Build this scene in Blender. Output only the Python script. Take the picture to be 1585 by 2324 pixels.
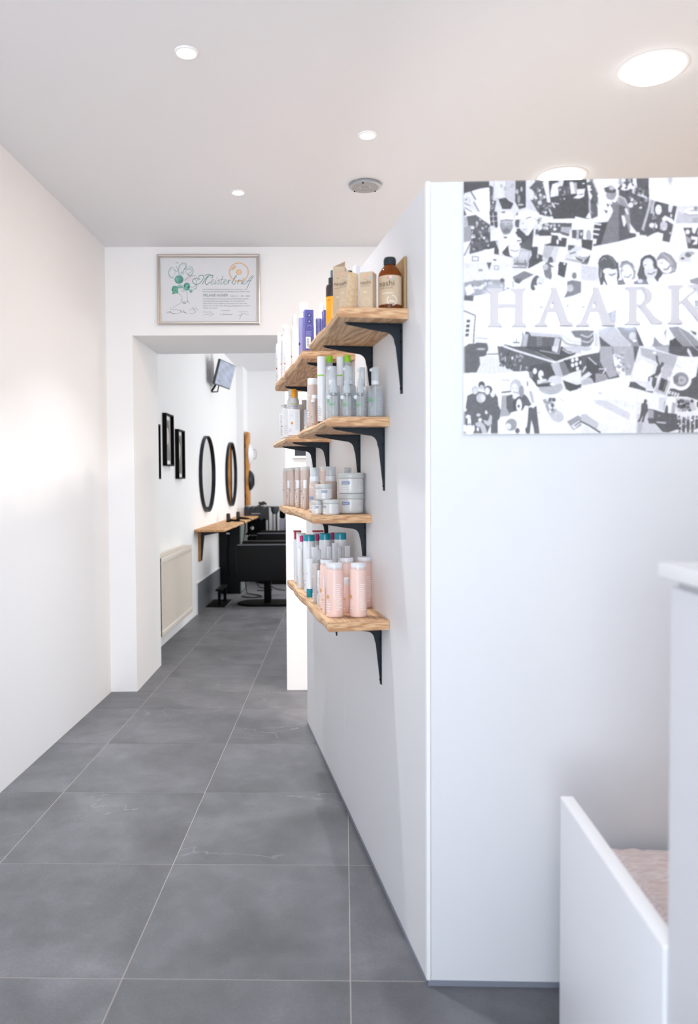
import bpy, bmesh, math, random
import numpy as np
from mathutils import Vector, Matrix
PI = math.pi
for o in list(bpy.data.objects): bpy.data.objects.remove(o)
C = bpy.context.scene.collection
SC = bpy.context.scene
random.seed(7)

# ------------------------------------------------------------------ camera
IW, IH = 1585.0, 2324.0
F, CX, CY, PITCH, ROLL, YAW, CAMZ = 1729.743, 739.863, 1150.641, .02905, .00512, -.02226, 1.30481
cam = bpy.data.cameras.new('camera'); camo = bpy.data.objects.new('camera', cam); C.objects.link(camo)
SC.camera = camo
cam.sensor_fit = 'HORIZONTAL'; cam.sensor_width = 36; cam.lens = F/IW*36
cam.shift_x = (IW/2-CX)/IW; cam.shift_y = -(IH/2-CY)/IW
fwd = Vector((-.0232, .9992, -.0334)).normalized()
right = Vector((.9997, .0231, -.0056)); right = (right-right.dot(fwd)*fwd).normalized()
up = right.cross(fwd)
m = Matrix((right, up, -fwd)).transposed().to_4x4(); m.translation = (0, 0, CAMZ); camo.matrix_world = m
cam.clip_start = .05; cam.clip_end = 60
cam.dof.use_dof = True; cam.dof.focus_distance = 3.3; cam.dof.aperture_fstop = cam.lens/10.5

# ------------------------------------------------------------------ light and exposure
w = bpy.data.worlds.new('daylight'); SC.world = w; w.use_nodes = True
w.node_tree.nodes['Background'].inputs[0].default_value = (.82, .9, 1, 1)
w.node_tree.nodes['Background'].inputs[1].default_value = 1.2
def area(name, loc, direction, sx, sy, power, col, spread=180):
    l = bpy.data.lights.new(name, 'AREA'); l.shape = 'RECTANGLE'; l.size = sx; l.size_y = sy
    l.energy = power; l.color = col; l.spread = math.radians(spread)
    o = bpy.data.objects.new(name, l); C.objects.link(o); o.location = loc
    o.rotation_euler = Vector(direction).to_track_quat('-Z', 'Y').to_euler(); return o
# sky light through the shop window and the glass door
area('window_daylight', (1.15, -2.5, 2.1), (-.02, 1, -.15), 1.7, 1.15, 8, (.78, .88, 1))
area('window_daylight', (-.7, -2.5, 1.05), (-.1, 1, -.04), 1.25, 1.9, 60, (.85, .92, 1))
# upward fill lamp added inside the room to brighten the ceiling
area('ceiling_fill', (-.1, -2.2, .6), (0, .12, 1), 2.5, .7, 100, (.88, .93, 1))
area('salon_window_daylight', (2.05, 8.9, 1.75), (-1, 0, -.02), 3.4, 1.7, 72, (1, .98, .955))
SC.view_settings.view_transform = 'Standard'; SC.view_settings.look = 'None'
SC.view_settings.gamma = 1; SC.view_settings.use_curve_mapping = False
SC.view_settings.exposure = 0.07
SC.cycles.use_denoising = True
SC.cycles.max_bounces = 12; SC.cycles.diffuse_bounces = 9; SC.cycles.transparent_max_bounces = 24
SC.cycles.caustics_reflective = False; SC.cycles.caustics_refractive = False
SC.cycles.sample_clamp_indirect = 6

# ------------------------------------------------------------------ materials
def srgb(*c):
    return tuple((x/255/12.92 if x/255 <= .04045 else ((x/255+.055)/1.055)**2.4) for x in c)
MATS = {}
def mat(name, col, rough=.5, metal=0, spec=.5, emit=None, es=1, bump=None, coat=0):
    if name in MATS: return MATS[name]
    m = bpy.data.materials.new(name); m.use_nodes = True; MATS[name] = m
    b = m.node_tree.nodes['Principled BSDF']
    b.inputs['Base Color'].default_value = (*srgb(*col), 1); b.inputs['Roughness'].default_value = rough
    b.inputs['Metallic'].default_value = metal; b.inputs['Specular IOR Level'].default_value = spec
    b.inputs['Coat Weight'].default_value = coat
    if emit: b.inputs['Emission Color'].default_value = (*emit, 1); b.inputs['Emission Strength'].default_value = es
    nt = m.node_tree
    # a faint procedural variation so that no surface is perfectly even
    tc = nt.nodes.new('ShaderNodeTexCoord'); n = nt.nodes.new('ShaderNodeTexNoise')
    n.inputs['Scale'].default_value = bump[0] if bump else 30; n.inputs['Detail'].default_value = 4
    nt.links.new(tc.outputs['Object'], n.inputs['Vector'])
    bp = nt.nodes.new('ShaderNodeBump'); bp.inputs['Strength'].default_value = bump[1] if bump else .02
    bp.inputs['Distance'].default_value = bump[2] if bump else .002
    nt.links.new(n.outputs['Fac'], bp.inputs['Height']); nt.links.new(bp.outputs[0], b.inputs['Normal'])
    return m
def ramp(nt, fac, stops):
    r = nt.nodes.new('ShaderNodeValToRGB'); nt.links.new(fac, r.inputs[0])
    while len(r.color_ramp.elements) < len(stops): r.color_ramp.elements.new(.5)
    for e, (p, c) in zip(r.color_ramp.elements, stops): e.position = p; e.color = (*srgb(*c), 1)
    return r.outputs[0]
def clearmat(name, tint, fac, rough=.08, diff=(220, 225, 228)):
    # clear plastic: part transparent, part milky body, glossy skin
    m = bpy.data.materials.new(name); m.use_nodes = True; nt = m.node_tree; MATS[name] = m
    for n in list(nt.nodes): nt.nodes.remove(n)
    out = nt.nodes.new('ShaderNodeOutputMaterial'); tr = nt.nodes.new('ShaderNodeBsdfTransparent')
    tr.inputs[0].default_value = (*srgb(*tint), 1)
    pb = nt.nodes.new('ShaderNodeBsdfPrincipled'); pb.inputs['Base Color'].default_value = (*srgb(*diff), 1)
    pb.inputs['Roughness'].default_value = rough
    lw = nt.nodes.new('ShaderNodeLayerWeight'); lw.inputs[0].default_value = .35
    mr = nt.nodes.new('ShaderNodeMapRange'); mr.inputs[3].default_value = fac; mr.inputs[4].default_value = min(1, fac+.45)
    nt.links.new(lw.outputs['Facing'], mr.inputs[0])
    mx = nt.nodes.new('ShaderNodeMixShader'); nt.links.new(mr.outputs[0], mx.inputs[0])
    nt.links.new(tr.outputs[0], mx.inputs[1]); nt.links.new(pb.outputs[0], mx.inputs[2])
    nt.links.new(mx.outputs[0], out.inputs[0]); return m
def woodmat(name, c1, c2, c3, scale=1.0, axis=0, rough=.55, knot=(120, 70, 35)):
    m = bpy.data.materials.new(name); m.use_nodes = True; MATS[name] = m; nt = m.node_tree
    b = nt.nodes['Principled BSDF']; b.inputs['Roughness'].default_value = rough
    tc = nt.nodes.new('ShaderNodeTexCoord'); mp = nt.nodes.new('ShaderNodeMapping')
    s = [14*scale]*3; s[axis] = 1.6*scale; mp.inputs['Scale'].default_value = s
    nt.links.new(tc.outputs['Object'], mp.inputs[0])
    n1 = nt.nodes.new('ShaderNodeTexNoise'); n1.inputs['Scale'].default_value = 1.3; n1.inputs['Detail'].default_value = 3
    n1.inputs['Distortion'].default_value = 1.2; nt.links.new(mp.outputs[0], n1.inputs['Vector'])
    wv = nt.nodes.new('ShaderNodeMath'); wv.operation = 'MULTIPLY'; wv.inputs[1].default_value = 34
    nt.links.new(n1.outputs['Fac'], wv.inputs[0])
    sn = nt.nodes.new('ShaderNodeMath'); sn.operation = 'SINE'; nt.links.new(wv.outputs[0], sn.inputs[0])
    ma = nt.nodes.new('ShaderNodeMapRange'); ma.inputs[1].default_value = -1; nt.links.new(sn.outputs[0], ma.inputs[0])
    n2 = nt.nodes.new('ShaderNodeTexNoise'); n2.inputs['Scale'].default_value = 9; n2.inputs['Detail'].default_value = 8
    nt.links.new(mp.outputs[0], n2.inputs['Vector'])
    mx = nt.nodes.new('ShaderNodeMath'); mx.operation = 'MULTIPLY_ADD'; mx.inputs[1].default_value = .42
    nt.links.new(ma.outputs[0], mx.inputs[0])
    h = nt.nodes.new('ShaderNodeMath'); h.operation = 'MULTIPLY'; h.inputs[1].default_value = .62
    nt.links.new(n2.outputs['Fac'], h.inputs[0]); nt.links.new(h.outputs[0], mx.inputs[2])
    base = ramp(nt, mx.outputs[0], [(.18, c1), (.5, c2), (.85, c3)])
    vo = nt.nodes.new('ShaderNodeTexVoronoi'); vo.inputs['Scale'].default_value = .9
    nt.links.new(mp.outputs[0], vo.inputs['Vector'])
    kr = nt.nodes.new('ShaderNodeMapRange'); kr.inputs[1].default_value = .05; kr.inputs[2].default_value = .2
    kr.inputs[3].default_value = .75; kr.inputs[4].default_value = 0; nt.links.new(vo.outputs['Distance'], kr.inputs[0])
    mc = nt.nodes.new('ShaderNodeMix'); mc.data_type = 'RGBA'; nt.links.new(kr.outputs[0], mc.inputs[0])
    nt.links.new(base, mc.inputs[6]); mc.inputs[7].default_value = (*srgb(*knot), 1)
    nt.links.new(mc.outputs[2], b.inputs['Base Color'])
    bp = nt.nodes.new('ShaderNodeBump'); bp.inputs['Strength'].default_value = .2; bp.inputs['Distance'].default_value = .001
    nt.links.new(n2.outputs['Fac'], bp.inputs['Height']); nt.links.new(bp.outputs[0], b.inputs['Normal'])
    return m
def tilemat():
    m = bpy.data.materials.new('slate tile'); m.use_nodes = True; nt = m.node_tree; b = nt.nodes['Principled BSDF']
    b.inputs['Roughness'].default_value = .5; b.inputs['Specular IOR Level'].default_value = .35
    ge = nt.nodes.new('ShaderNodeNewGeometry'); oi = nt.nodes.new('ShaderNodeObjectInfo')
    ad = nt.nodes.new('ShaderNodeVectorMath'); ad.operation = 'ADD'; cb = nt.nodes.new('ShaderNodeCombineXYZ')
    ml = nt.nodes.new('ShaderNodeMath'); ml.operation = 'MULTIPLY'; ml.inputs[1].default_value = 40
    nt.links.new(oi.outputs['Random'], ml.inputs[0]); nt.links.new(ml.outputs[0], cb.inputs[2])
    nt.links.new(ge.outputs['Position'], ad.inputs[0]); nt.links.new(cb.outputs[0], ad.inputs[1])
    def noise(s, d, dist=0):
        n = nt.nodes.new('ShaderNodeTexNoise'); n.inputs['Scale'].default_value = s; n.inputs['Detail'].default_value = d
        n.inputs['Distortion'].default_value = dist; nt.links.new(ad.outputs[0], n.inputs['Vector']); return n.outputs['Fac']
    a = noise(2.6, 7, .6); f = noise(170, 3); v = noise(1.0, 5, .8); g9 = noise(11, 8, .4)
    base = ramp(nt, a, [(.3, (108, 109, 113)), (.52, (124, 125, 130)), (.75, (142, 142, 148))])
    sp = ramp(nt, f, [(.3, (112, 112, 112)), (.5, (128, 128, 128)), (.72, (150, 150, 150))])
    mo = nt.nodes.new('ShaderNodeMix'); mo.data_type = 'RGBA'; mo.blend_type = 'OVERLAY'; mo.inputs[0].default_value = .5
    nt.links.new(base, mo.inputs[6]); nt.links.new(sp, mo.inputs[7])
    cl = ramp(nt, g9, [(.3, (170, 170, 170)), (.5, (188, 188, 188)), (.7, (208, 208, 208))])
    mq = nt.nodes.new('ShaderNodeMix'); mq.data_type = 'RGBA'; mq.blend_type = 'OVERLAY'; mq.inputs[0].default_value = .45
    nt.links.new(mo.outputs[2], mq.inputs[6]); nt.links.new(cl, mq.inputs[7]); mo = mq
    # thin pale veins where one noise crosses its middle
    ab = nt.nodes.new('ShaderNodeMath'); ab.operation = 'SUBTRACT'; ab.inputs[1].default_value = .5; nt.links.new(v, ab.inputs[0])
    a2 = nt.nodes.new('ShaderNodeMath'); a2.operation = 'ABSOLUTE'; nt.links.new(ab.outputs[0], a2.inputs[0])
    mr = nt.nodes.new('ShaderNodeMapRange'); mr.inputs[1].default_value = 0; mr.inputs[2].default_value = .0022
    mr.inputs[3].default_value = .3; mr.inputs[4].default_value = 0; nt.links.new(a2.outputs[0], mr.inputs[0])
    gate = nt.nodes.new('ShaderNodeMapRange'); gate.inputs[1].default_value = .5; gate.inputs[2].default_value = .62
    nt.links.new(noise(1.7, 2), gate.inputs[0])
    mg = nt.nodes.new('ShaderNodeMath'); mg.operation = 'MULTIPLY'
    nt.links.new(mr.outputs[0], mg.inputs[0]); nt.links.new(gate.outputs[0], mg.inputs[1])
    m2 = nt.nodes.new('ShaderNodeMix'); m2.data_type = 'RGBA'; nt.links.new(mg.outputs[0], m2.inputs[0])
    nt.links.new(mo.outputs[2], m2.inputs[6]); m2.inputs[7].default_value = (*srgb(190, 190, 190), 1)
    nt.links.new(m2.outputs[2], b.inputs['Base Color'])
    rr = nt.nodes.new('ShaderNodeMapRange'); rr.inputs[3].default_value = .38; rr.inputs[4].default_value = .62
    nt.links.new(a, rr.inputs[0]); nt.links.new(rr.outputs[0], b.inputs['Roughness'])
    bp = nt.nodes.new('ShaderNodeBump'); bp.inputs['Strength'].default_value = .25; bp.inputs['Distance'].default_value = .001
    nt.links.new(f, bp.inputs['Height']); nt.links.new(bp.outputs[0], b.inputs['Normal'])
    return m
def printmat(name, rough=.35, coat=0):
    m = bpy.data.materials.new(name); m.use_nodes = True; nt = m.node_tree; b = nt.nodes['Principled BSDF']
    at = nt.nodes.new('ShaderNodeAttribute'); at.attribute_name = 'ink'; nt.links.new(at.outputs['Color'], b.inputs['Base Color'])
    b.inputs['Roughness'].default_value = rough; b.inputs['Coat Weight'].default_value = coat; return m

WALL = mat('white wall paint', (245, 245, 246), .75, bump=(14, .05, .004))
WALLC = mat('ceiling paint', (230, 231, 234), .8, bump=(10, .04, .004))
WALLW = mat('warm bounce wall paint', (226, 196, 160), .8)  # unseen wall, tint chosen to warm the light bounced onto the ceiling
PART = mat('satin white panel', (222, 224, 228), .55, bump=(6, .02, .004))
PARTS = mat('satin light grey panel', (224, 225, 228), .5, bump=(6, .02, .004))
GROUT = mat('pale grout', (176, 170, 166), .9)
TILE = tilemat()
ALU = mat('brushed aluminium', (176, 180, 188), .38, .85)
GREYBAND = mat('grey plinth', (150, 156, 170), .4, .4)
BLACKM = mat('blue black powder coat', (17, 26, 37), .45, spec=.35)
BLACK = mat('matt black', (5, 6, 7), .55, spec=.1)
LEATHER = mat('black leatherette', (5, 6, 8), .5, spec=.22, bump=(120, .15, .001))
WHITE = mat('white plastic', (244, 245, 247), .3)
WHITE2 = mat('milky white plastic', (232, 234, 238), .25)
SHELF = woodmat('mango wood', (150, 112, 80), (192, 154, 116), (216, 184, 148))
COUNTER = woodmat('oiled oak', (168, 118, 72), (206, 156, 104), (228, 188, 140), 1.0, 1)
PLANK = woodmat('orange oak', (160, 98, 40), (202, 138, 66), (220, 166, 96), 1.0, 2)
COUNTERS = woodmat('warm brown grain', (140, 96, 50), (170, 120, 66), (196, 146, 84), 1.0, 2)

# ------------------------------------------------------------------ mesh helpers
class MB:
    def __init__(s): s.v = []; s.f = []; s.mi = []; s.sm = []
    def add(s, vs, fs, M=None, mi=0, smooth=False):
        b = len(s.v)
        s.v += [tuple(M @ Vector(p)) if M is not None else tuple(p) for p in vs]
        s.f += [tuple(b+i for i in f) for f in fs]; s.mi += [mi]*len(fs); s.sm += [smooth]*len(fs); return s
    def box(s, x0, x1, y0, y1, z0, z1, M=None, mi=0):
        v = [(x, y, z) for z in (z0, z1) for y in (y0, y1) for x in (x0, x1)]
        return s.add(v, [(0, 2, 3, 1), (4, 5, 7, 6), (0, 1, 5, 4), (2, 6, 7, 3), (0, 4, 6, 2), (1, 3, 7, 5)], M, mi)
    def rbox(s, x0, x1, y0, y1, z0, z1, r, M=None, mi=0, seg=3):
        bm = bmesh.new(); t = MB().box(x0, x1, y0, y1, z0, z1)
        vs = [bm.verts.new(p) for p in t.v]
        for f in t.f: bm.faces.new([vs[i] for i in f])
        bmesh.ops.bevel(bm, geom=bm.edges[:], offset=r, segments=seg, profile=.5, affect='EDGES')
        bm.verts.index_update()
        s.add([tuple(v.co) for v in bm.verts], [[v.index for v in f.verts] for f in bm.faces], M, mi, True); bm.free(); return s
    def prism(s, poly, z0, z1, M=None, mi=0, smooth=False):
        a = sum(poly[i][0]*poly[(i+1) % len(poly)][1]-poly[(i+1) % len(poly)][0]*poly[i][1] for i in range(len(poly)))
        if a < 0: poly = poly[::-1]
        n = len(poly); v = [(x, y, z0) for x, y in poly]+[(x, y, z1) for x, y in poly]
        fs = [tuple(range(n-1, -1, -1)), tuple(range(n, 2*n))]
        fs += [(i, (i+1) % n, (i+1) % n+n, i+n) for i in range(n)]
        return s.add(v, fs, M, mi, smooth)
    def lathe(s, prof, n=28, M=None, mi=0, sx=1, sy=1, smooth=True):
        v = []; fs = []
        for r, z in prof:
            for k in range(n): a = 2*PI*k/n; v.append((r*math.cos(a)*sx, r*math.sin(a)*sy, z))
        for i in range(len(prof)-1):
            for k in range(n): fs.append((i*n+k, i*n+(k+1) % n, (i+1)*n+(k+1) % n, (i+1)*n+k))
        if prof[0][0] > 1e-6: fs.append(tuple(range(n-1, -1, -1)))
        if prof[-1][0] > 1e-6: fs.append(tuple((len(prof)-1)*n+k for k in range(n)))
        return s.add(v, fs, M, mi, smooth)
    def tube(s, pts, r, n=8, mi=0, M=None):
        pts = [Vector(p) for p in pts]; v = []; fs = []; prev = None
        for i, p in enumerate(pts):
            t = (pts[min(i+1, len(pts)-1)]-pts[max(i-1, 0)]).normalized()
            a = t.orthogonal().normalized() if prev is None else (prev-prev.dot(t)*t).normalized()
            prev = a; b = t.cross(a); rr = r[i] if isinstance(r, (list, tuple)) else r
            for k in range(n): g = 2*PI*k/n; v.append(tuple(p+(a*math.cos(g)+b*math.sin(g))*rr))
        for i in range(len(pts)-1):
            for k in range(n): fs.append((i*n+k, i*n+(k+1) % n, (i+1)*n+(k+1) % n, (i+1)*n+k))
        fs += [tuple(range(n-1, -1, -1)), tuple((len(pts)-1)*n+k for k in range(n))]
        return s.add(v, fs, M, mi, True)
    def patch(s, R, z0, z1, a0, a1, n=10, mi=0, off=.0004):
        # curved label on a round body; angles in degrees, 0 = +x
        v = []; fs = []
        for i in range(n+1):
            a = math.radians(a0+(a1-a0)*i/n)
            v += [((R+off)*math.cos(a), (R+off)*math.sin(a), z0), ((R+off)*math.cos(a), (R+off)*math.sin(a), z1)]
        for i in range(n): fs.append((2*i, 2*i+2, 2*i+3, 2*i+1))
        return s.add(v, fs, None, mi, True)
    def dot(s, R, zc, ac, r, mi=0, off=.0005, ry=None):
        # round print on a round body
        v = [((R+off)*math.cos(math.radians(ac)), (R+off)*math.sin(math.radians(ac)), zc)]; fs = []; ry = ry or r
        for k in range(16):
            g = 2*PI*k/16; a = math.radians(ac)+r*math.cos(g)/R
            v.append(((R+off)*math.cos(a), (R+off)*math.sin(a), zc+ry*math.sin(g)))
        for k in range(16): fs.append((0, 1+k, 1+(k+1) % 16))
        return s.add(v, fs, None, mi, True)
def obj(name, mb, ms, parent=None, loc=None, rot=None, autos=True):
    me = bpy.data.meshes.new(name); me.from_pydata(mb.v, [], mb.f)
    ms = ms if isinstance(ms, (list, tuple)) else [ms]
    for x in ms: me.materials.append(x)
    me.polygons.foreach_set('material_index', mb.mi); me.polygons.foreach_set('use_smooth', mb.sm)
    me.update()
    if any(mb.sm): me.set_sharp_from_angle(angle=math.radians(38))
    o = bpy.data.objects.new(name, me); C.objects.link(o)
    if parent: o.parent = parent
    if loc is not None: o.location = loc
    if rot is not None: o.rotation_euler = rot
    return o
def thing(name, label, cat, loc=(0, 0, 0), rz=0, group=None):
    o = bpy.data.objects.new(name, None); C.objects.link(o); o.location = loc; o.rotation_euler = (0, 0, rz)
    o.empty_display_size = .05
    return tag(o, label, cat, group)
def tag(o, label, cat, group=None):
    o['label'] = label; o['category'] = cat
    if group: o['group'] = group
    return o
def struct(name, mb, ms, parent=None):
    o = obj(name, mb, ms, parent)
    if not parent: o['kind'] = 'structure'
    return o
def place(o, M):
    o.matrix_world = M; return o
FONT_CACHE = {}
def txt(s):
    # outlines of a word in the built-in typeface, unit height, as (verts, faces, width)
    if s not in FONT_CACHE:
        cu = bpy.data.curves.new('t', 'FONT'); cu.body = s; cu.resolution_u = 3
        o = bpy.data.objects.new('t', cu); me = o.to_mesh()
        v = [tuple(p.co) for p in me.vertices]; f = [tuple(p.vertices) for p in me.polygons]
        o.to_mesh_clear(); bpy.data.objects.remove(o); bpy.data.curves.remove(cu)
        FONT_CACHE[s] = (v, f, max([p[0] for p in v] or [0]))
    return FONT_CACHE[s]
def addtext(mb, s, size, M, mi=0, align=0, sx=1, shear=0):
    v, f, wd = txt(s); x0 = -wd*align
    mb.add([((p[0]+x0)*size*sx+shear*p[1]*size, p[1]*size, 0) for p in v], f, M, mi); return wd*size*sx
def cyltext(mb, s, size, R, zc, ac, mi=0, off=.0006, sx=1):
    v, f, wd = txt(s); out = []
    for p in v:
        a = math.radians(ac)+((p[0]-wd/2)*size*sx)/R
        out.append(((R+off)*math.cos(a), (R+off)*math.sin(a), zc+(p[1]-.35)*size))
    mb.add(out, f, None, mi)
def face_frame(origin, xdir, zdir=(0, 0, 1)):
    # text plane: x along xdir, y along zdir
    x = Vector(xdir).normalized(); y = Vector(zdir).normalized(); z = x.cross(y)
    M = Matrix((x, y, z)).transposed().to_4x4(); M.translation = origin; return M

# ------------------------------------------------------------------ the room
WX, HC, H2, YF, SL = -1.455, 2.748, 2.877, 4.686, .0379       # left wall, ceilings, far wall at left, its slant
def yfar(x): return YF+SL*(x-WX)
rows = [-2.248, -1.648, -1.048, -.448, .152, .752, 1.352, 1.952, 2.552, 3.152, 3.752, 4.343, 4.691, 5.06, 5.405, 6.005, 6.612, 7.222, 7.822, 8.422, 9.022, 9.622, 10.222, 10.85]
cols = [-1.455, -1.189, -.589, .012, .613, 1.213, 1.813, 2.413, 3.013, 3.2]
fl = struct('floor', MB().box(-1.6, 3.35, -2.75, 10.95, -.1, -.0012), GROUT)
cache = {}
for j in range(-1, len(rows)-1):
    y0 = rows[j] if j >= 0 else -2.6; y1 = rows[j+1]
    for i in range(len(cols)-1):
        x0, x1 = cols[i], cols[i+1]
        if y0 > 5 and x0 > 2: continue
        k = (round(x1-x0, 3), round(y1-y0, 3))
        if k not in cache:
            a, b, g, h = k[0]/2-.0013, k[1]/2-.0013, .0011, -.0012
            cache[k] = MB()
            cache[k].add([(-a, -b, -.009), (a, -b, -.009), (a, b, -.009), (-a, b, -.009), (-a, -b, h*.6), (a, -b, h*.6), (a, b, h*.6), (-a, b, h*.6),
                          (-a+g, -b+g, 0), (a-g, -b+g, 0), (a-g, b-g, 0), (-a+g, b-g, 0)],
                         [(0, 3, 2, 1), (0, 1, 5, 4), (1, 2, 6, 5), (2, 3, 7, 6), (3, 0, 4, 7), (4, 5, 9, 8), (5, 6, 10, 9), (6, 7, 11, 10), (7, 4, 8, 11), (8, 9, 10, 11)])
            o = obj('floor_tile', cache[k], TILE, fl); cache[k] = o.data
        else:
            o = bpy.data.objects.new('floor_tile', cache[k]); C.objects.link(o); o.parent = fl
        o.location = ((x0+x1)/2, (y0+y1)/2, 0)
struct('wall_left', MB().box(-1.62, WX, -2.6, 10.4, 0, 3.0), WALL)
struct('wall_left_pilaster', MB().box(-1.62, -1.36, 10.402, 10.85, 0, 3.0), WALL)
b = MB().prism([(WX, YF), (-1.294, yfar(-1.294)), (-1.308, 5.38), (WX, 5.38)], 0, HC)
b.prism([(-.359, yfar(-.359)), (3.2, yfar(3.2)), (3.2, 5.38), (-.345, 5.38)], 0, HC)
b.prism([(-1.294, yfar(-1.294)), (-.359, yfar(-.359)), (-.345, 5.38), (-1.308, 5.38)], 2.209, HC)
b.box(WX, 3.2, 4.95, 5.38, HC, 3.0)
struct('wall_back', b, WALL)
struct('wall_right', MB().box(3.2, 3.35, -2.6, 5.38, 0, 3.0), WALLW)
struct('ceiling', MB().prism([(WX, -2.6), (3.2, -2.6), (3.2, 4.948), (WX, 4.948)], HC+.0005, 3.0), WALLC)
struct('ceiling', MB().box(WX, 2.1, 5.382, 10.85, H2, 3.0), WALLC)
struct('wall_back', MB().box(-1.62, 2.25, 10.852, 11, 0, 3.0), WALL)
b = MB().box(2.1, 2.25, 5.382, 7.2, 0, 3.0).box(2.1, 2.25, 10.6, 10.85, 0, 3.0)
b.box(2.1, 2.25, 7.2, 10.6, 0, .88).box(2.1, 2.25, 7.2, 10.6, 2.62, 3.0)
struct('wall_right', b, WALL)
b = MB().box(-1.62, -1.35, -2.75, -2.6, 0, 3).box(-.05, .1, -2.75, -2.6, 0, 3).box(2.8, 3.35, -2.75, -2.6, 0, 3)
b.box(-1.35, -.05, -2.75, -2.6, 2.6, 3).box(.1, 2.8, -2.75, -2.6, 0, .85).box(.1, 2.8, -2.75, -2.6, 2.65, 3)
struct('wall_front', b, WALL)
GLASS = clearmat('window glass', (245, 250, 250), .04, .02)
FRAMEM = mat('dark window frame', (60, 64, 70), .4)
def window(name, axis, c, a0, a1, z0, z1, mull):
    bar = MB(); w_ = .05
    def bx(p0, p1, q0, q1):
        bar.box(p0, p1, c-.03, c+.03, q0, q1) if axis == 'y' else bar.box(c-.03, c+.03, p0, p1, q0, q1)
    bx(a0, a1, z0, z0+w_); bx(a0, a1, z1-w_, z1); bx(a0, a0+w_, z0+w_, z1-w_); bx(a1-w_, a1, z0+w_, z1-w_)
    for m_ in mull: bx(m_-.02, m_+.02, z0+w_, z1-w_)
    fr = struct(name, bar, FRAMEM)
    pn = MB().box(a0+w_, a1-w_, c-.004, c+.004, z0+w_, z1-w_) if axis == 'y' else MB().box(c-.004, c+.004, a0+w_, a1-w_, z0+w_, z1-w_)
    obj('pane', pn, GLASS, fr)
window('window_1', 'y', -2.68, .1, 2.8, .85, 2.65, [1.45])
window('door_1', 'y', -2.68, -1.35, -.05, .0, 2.6, [])
window('window_2', 'x', 2.18, 7.2, 10.6, .88, 2.62, [8.9])

# skirting tile, cable duct
DARKTILE = mat('dark skirting tile', (104, 107, 112), .45, bump=(40, .2, .002))
struct('baseboard_left', MB().box(WX, WX+.012, 7.447, 8.13, 0, .303).box(WX, WX+.012, 8.133, 8.828, 0, .303), DARKTILE)
struct('trim_1', MB().box(WX, WX+.014, 7.43, 7.444, 0, .31).box(WX, WX+.012, 7.43, 8.828, .304, .312), WHITE)
struct('trim_2', MB().rbox(WX, WX+.022, 8.42, 8.5, 2.36, H2, .004), WALL)

# ------------------------------------------------------------------ the partition
A = Vector((.2108, 1.935, 0)); E = Vector((-.18935, .98191, 0)).normalized(); Nn = Vector((-E.y, E.x, 0))
TH = math.atan2(E.y, E.x)
def W(s, o, z=0): return A+E*s+Nn*o+Vector((0, 0, z))
def w2(s, o): p = W(s, o); return (p.x, p.y)
PT = 2.05
pa = struct('wall_partition', MB().prism([(.245, 1.97), (2.38, 1.945), (2.38, 1.97), (.27, 2.0)], .02, PT-.02), PART)
def ppart(name, mb, m_): return obj(name, mb, m_, pa)
ppart('side_panel', MB().prism([w2(.012, 0), w2(1.1125, 0), w2(1.1125, -.045), w2(.03, -.045)], .0145, PT), PARTS)
ppart('side_panel', MB().prism([w2(1.1145, 0), w2(2.166, 0), w2(2.166, -.045), w2(1.1145, -.045)], .0145, PT), PARTS)
ppart('front_panel', MB().prism([(.2205, 1.935), (2.4, 1.915), (2.4, 1.96), (.25, 1.965)], .0145, PT), PART)
ppart('joint_strip', MB().prism([w2(1.1124, -.0003), w2(1.1146, -.0003), w2(1.1146, -.03), w2(1.1124, -.03)], .0145, PT), WHITE)
ppart('corner_profile', MB().prism([w2(.0115, .0008), w2(0, .0008), (.2108, 1.934), (.2195, 1.934), (.2195, 1.95)], .0145, PT+.002), WHITE)
ppart('plinth', MB().prism([w2(.002, .001), w2(2.166, .001), w2(2.166, -.04), w2(.03, -.04)], 0, .014), GREYBAND)
ppart('plinth', MB().prism([(.212, 1.9335), (2.4, 1.9135), (2.4, 1.95), (.245, 1.955)], 0, .014), GREYBAND)

# ------------------------------------------------------------------ ceiling fittings
LAMPW = bpy.data.materials.new('lamp face'); LAMPW.use_nodes = True
LAMPW.node_tree.nodes['Principled BSDF'].inputs['Emission Color'].default_value = (1, .98, .96, 1)
LAMPW.node_tree.nodes['Principled BSDF'].inputs['Emission Strength'].default_value = 6
def downlight(x, y, z, r, label, power, col, group, big=False):
    t = thing('recessed_downlight', label, 'ceiling light', (x, y, z), 0, group)
    if big:
        obj('trim_ring', MB().lathe([(r, -.001), (r, -.004), (r*1.16, -.002), (r*1.2, 0)], 48), WHITE, t)
        obj('diffuser', MB().lathe([(r*.98, -.001), (r*.98, -.012), (r*.9, -.018), (0, -.02)], 48), LAMPW, t)
    else:
        obj('trim_ring', MB().lathe([(r*.74, 0), (r*.76, -.004), (r*.8, -.006), (r*.95, -.004), (r, 0)], 36), WHITE, t)
        obj('lamp', MB().lathe([(r*.7, -.0005), (r*.66, -.007), (r*.3, -.009), (0, -.009)], 32), LAMPW, t)
        obj('socket_ring', MB().lathe([(r*.7, -.0004), (r*.74, -.003), (r*.74, -.0004)], 32), ALU, t)
    l = bpy.data.lights.new('bulb', 'AREA'); l.shape = 'DISK'; l.size = r*1.6; l.energy = power; l.color = col; l.spread = PI if big else math.radians(95)
    o = bpy.data.objects.new('bulb', l); C.objects.link(o); o.parent = t; o.location = (0, 0, -.03 if big else -.015)
g1 = 'small spotlights in the entrance ceiling'
downlight(-.52, 2.597, HC, .041, 'small round spotlight nearest the camera, at upper left of the ceiling', 9.0, (.97, .985, 1), g1)
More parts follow.
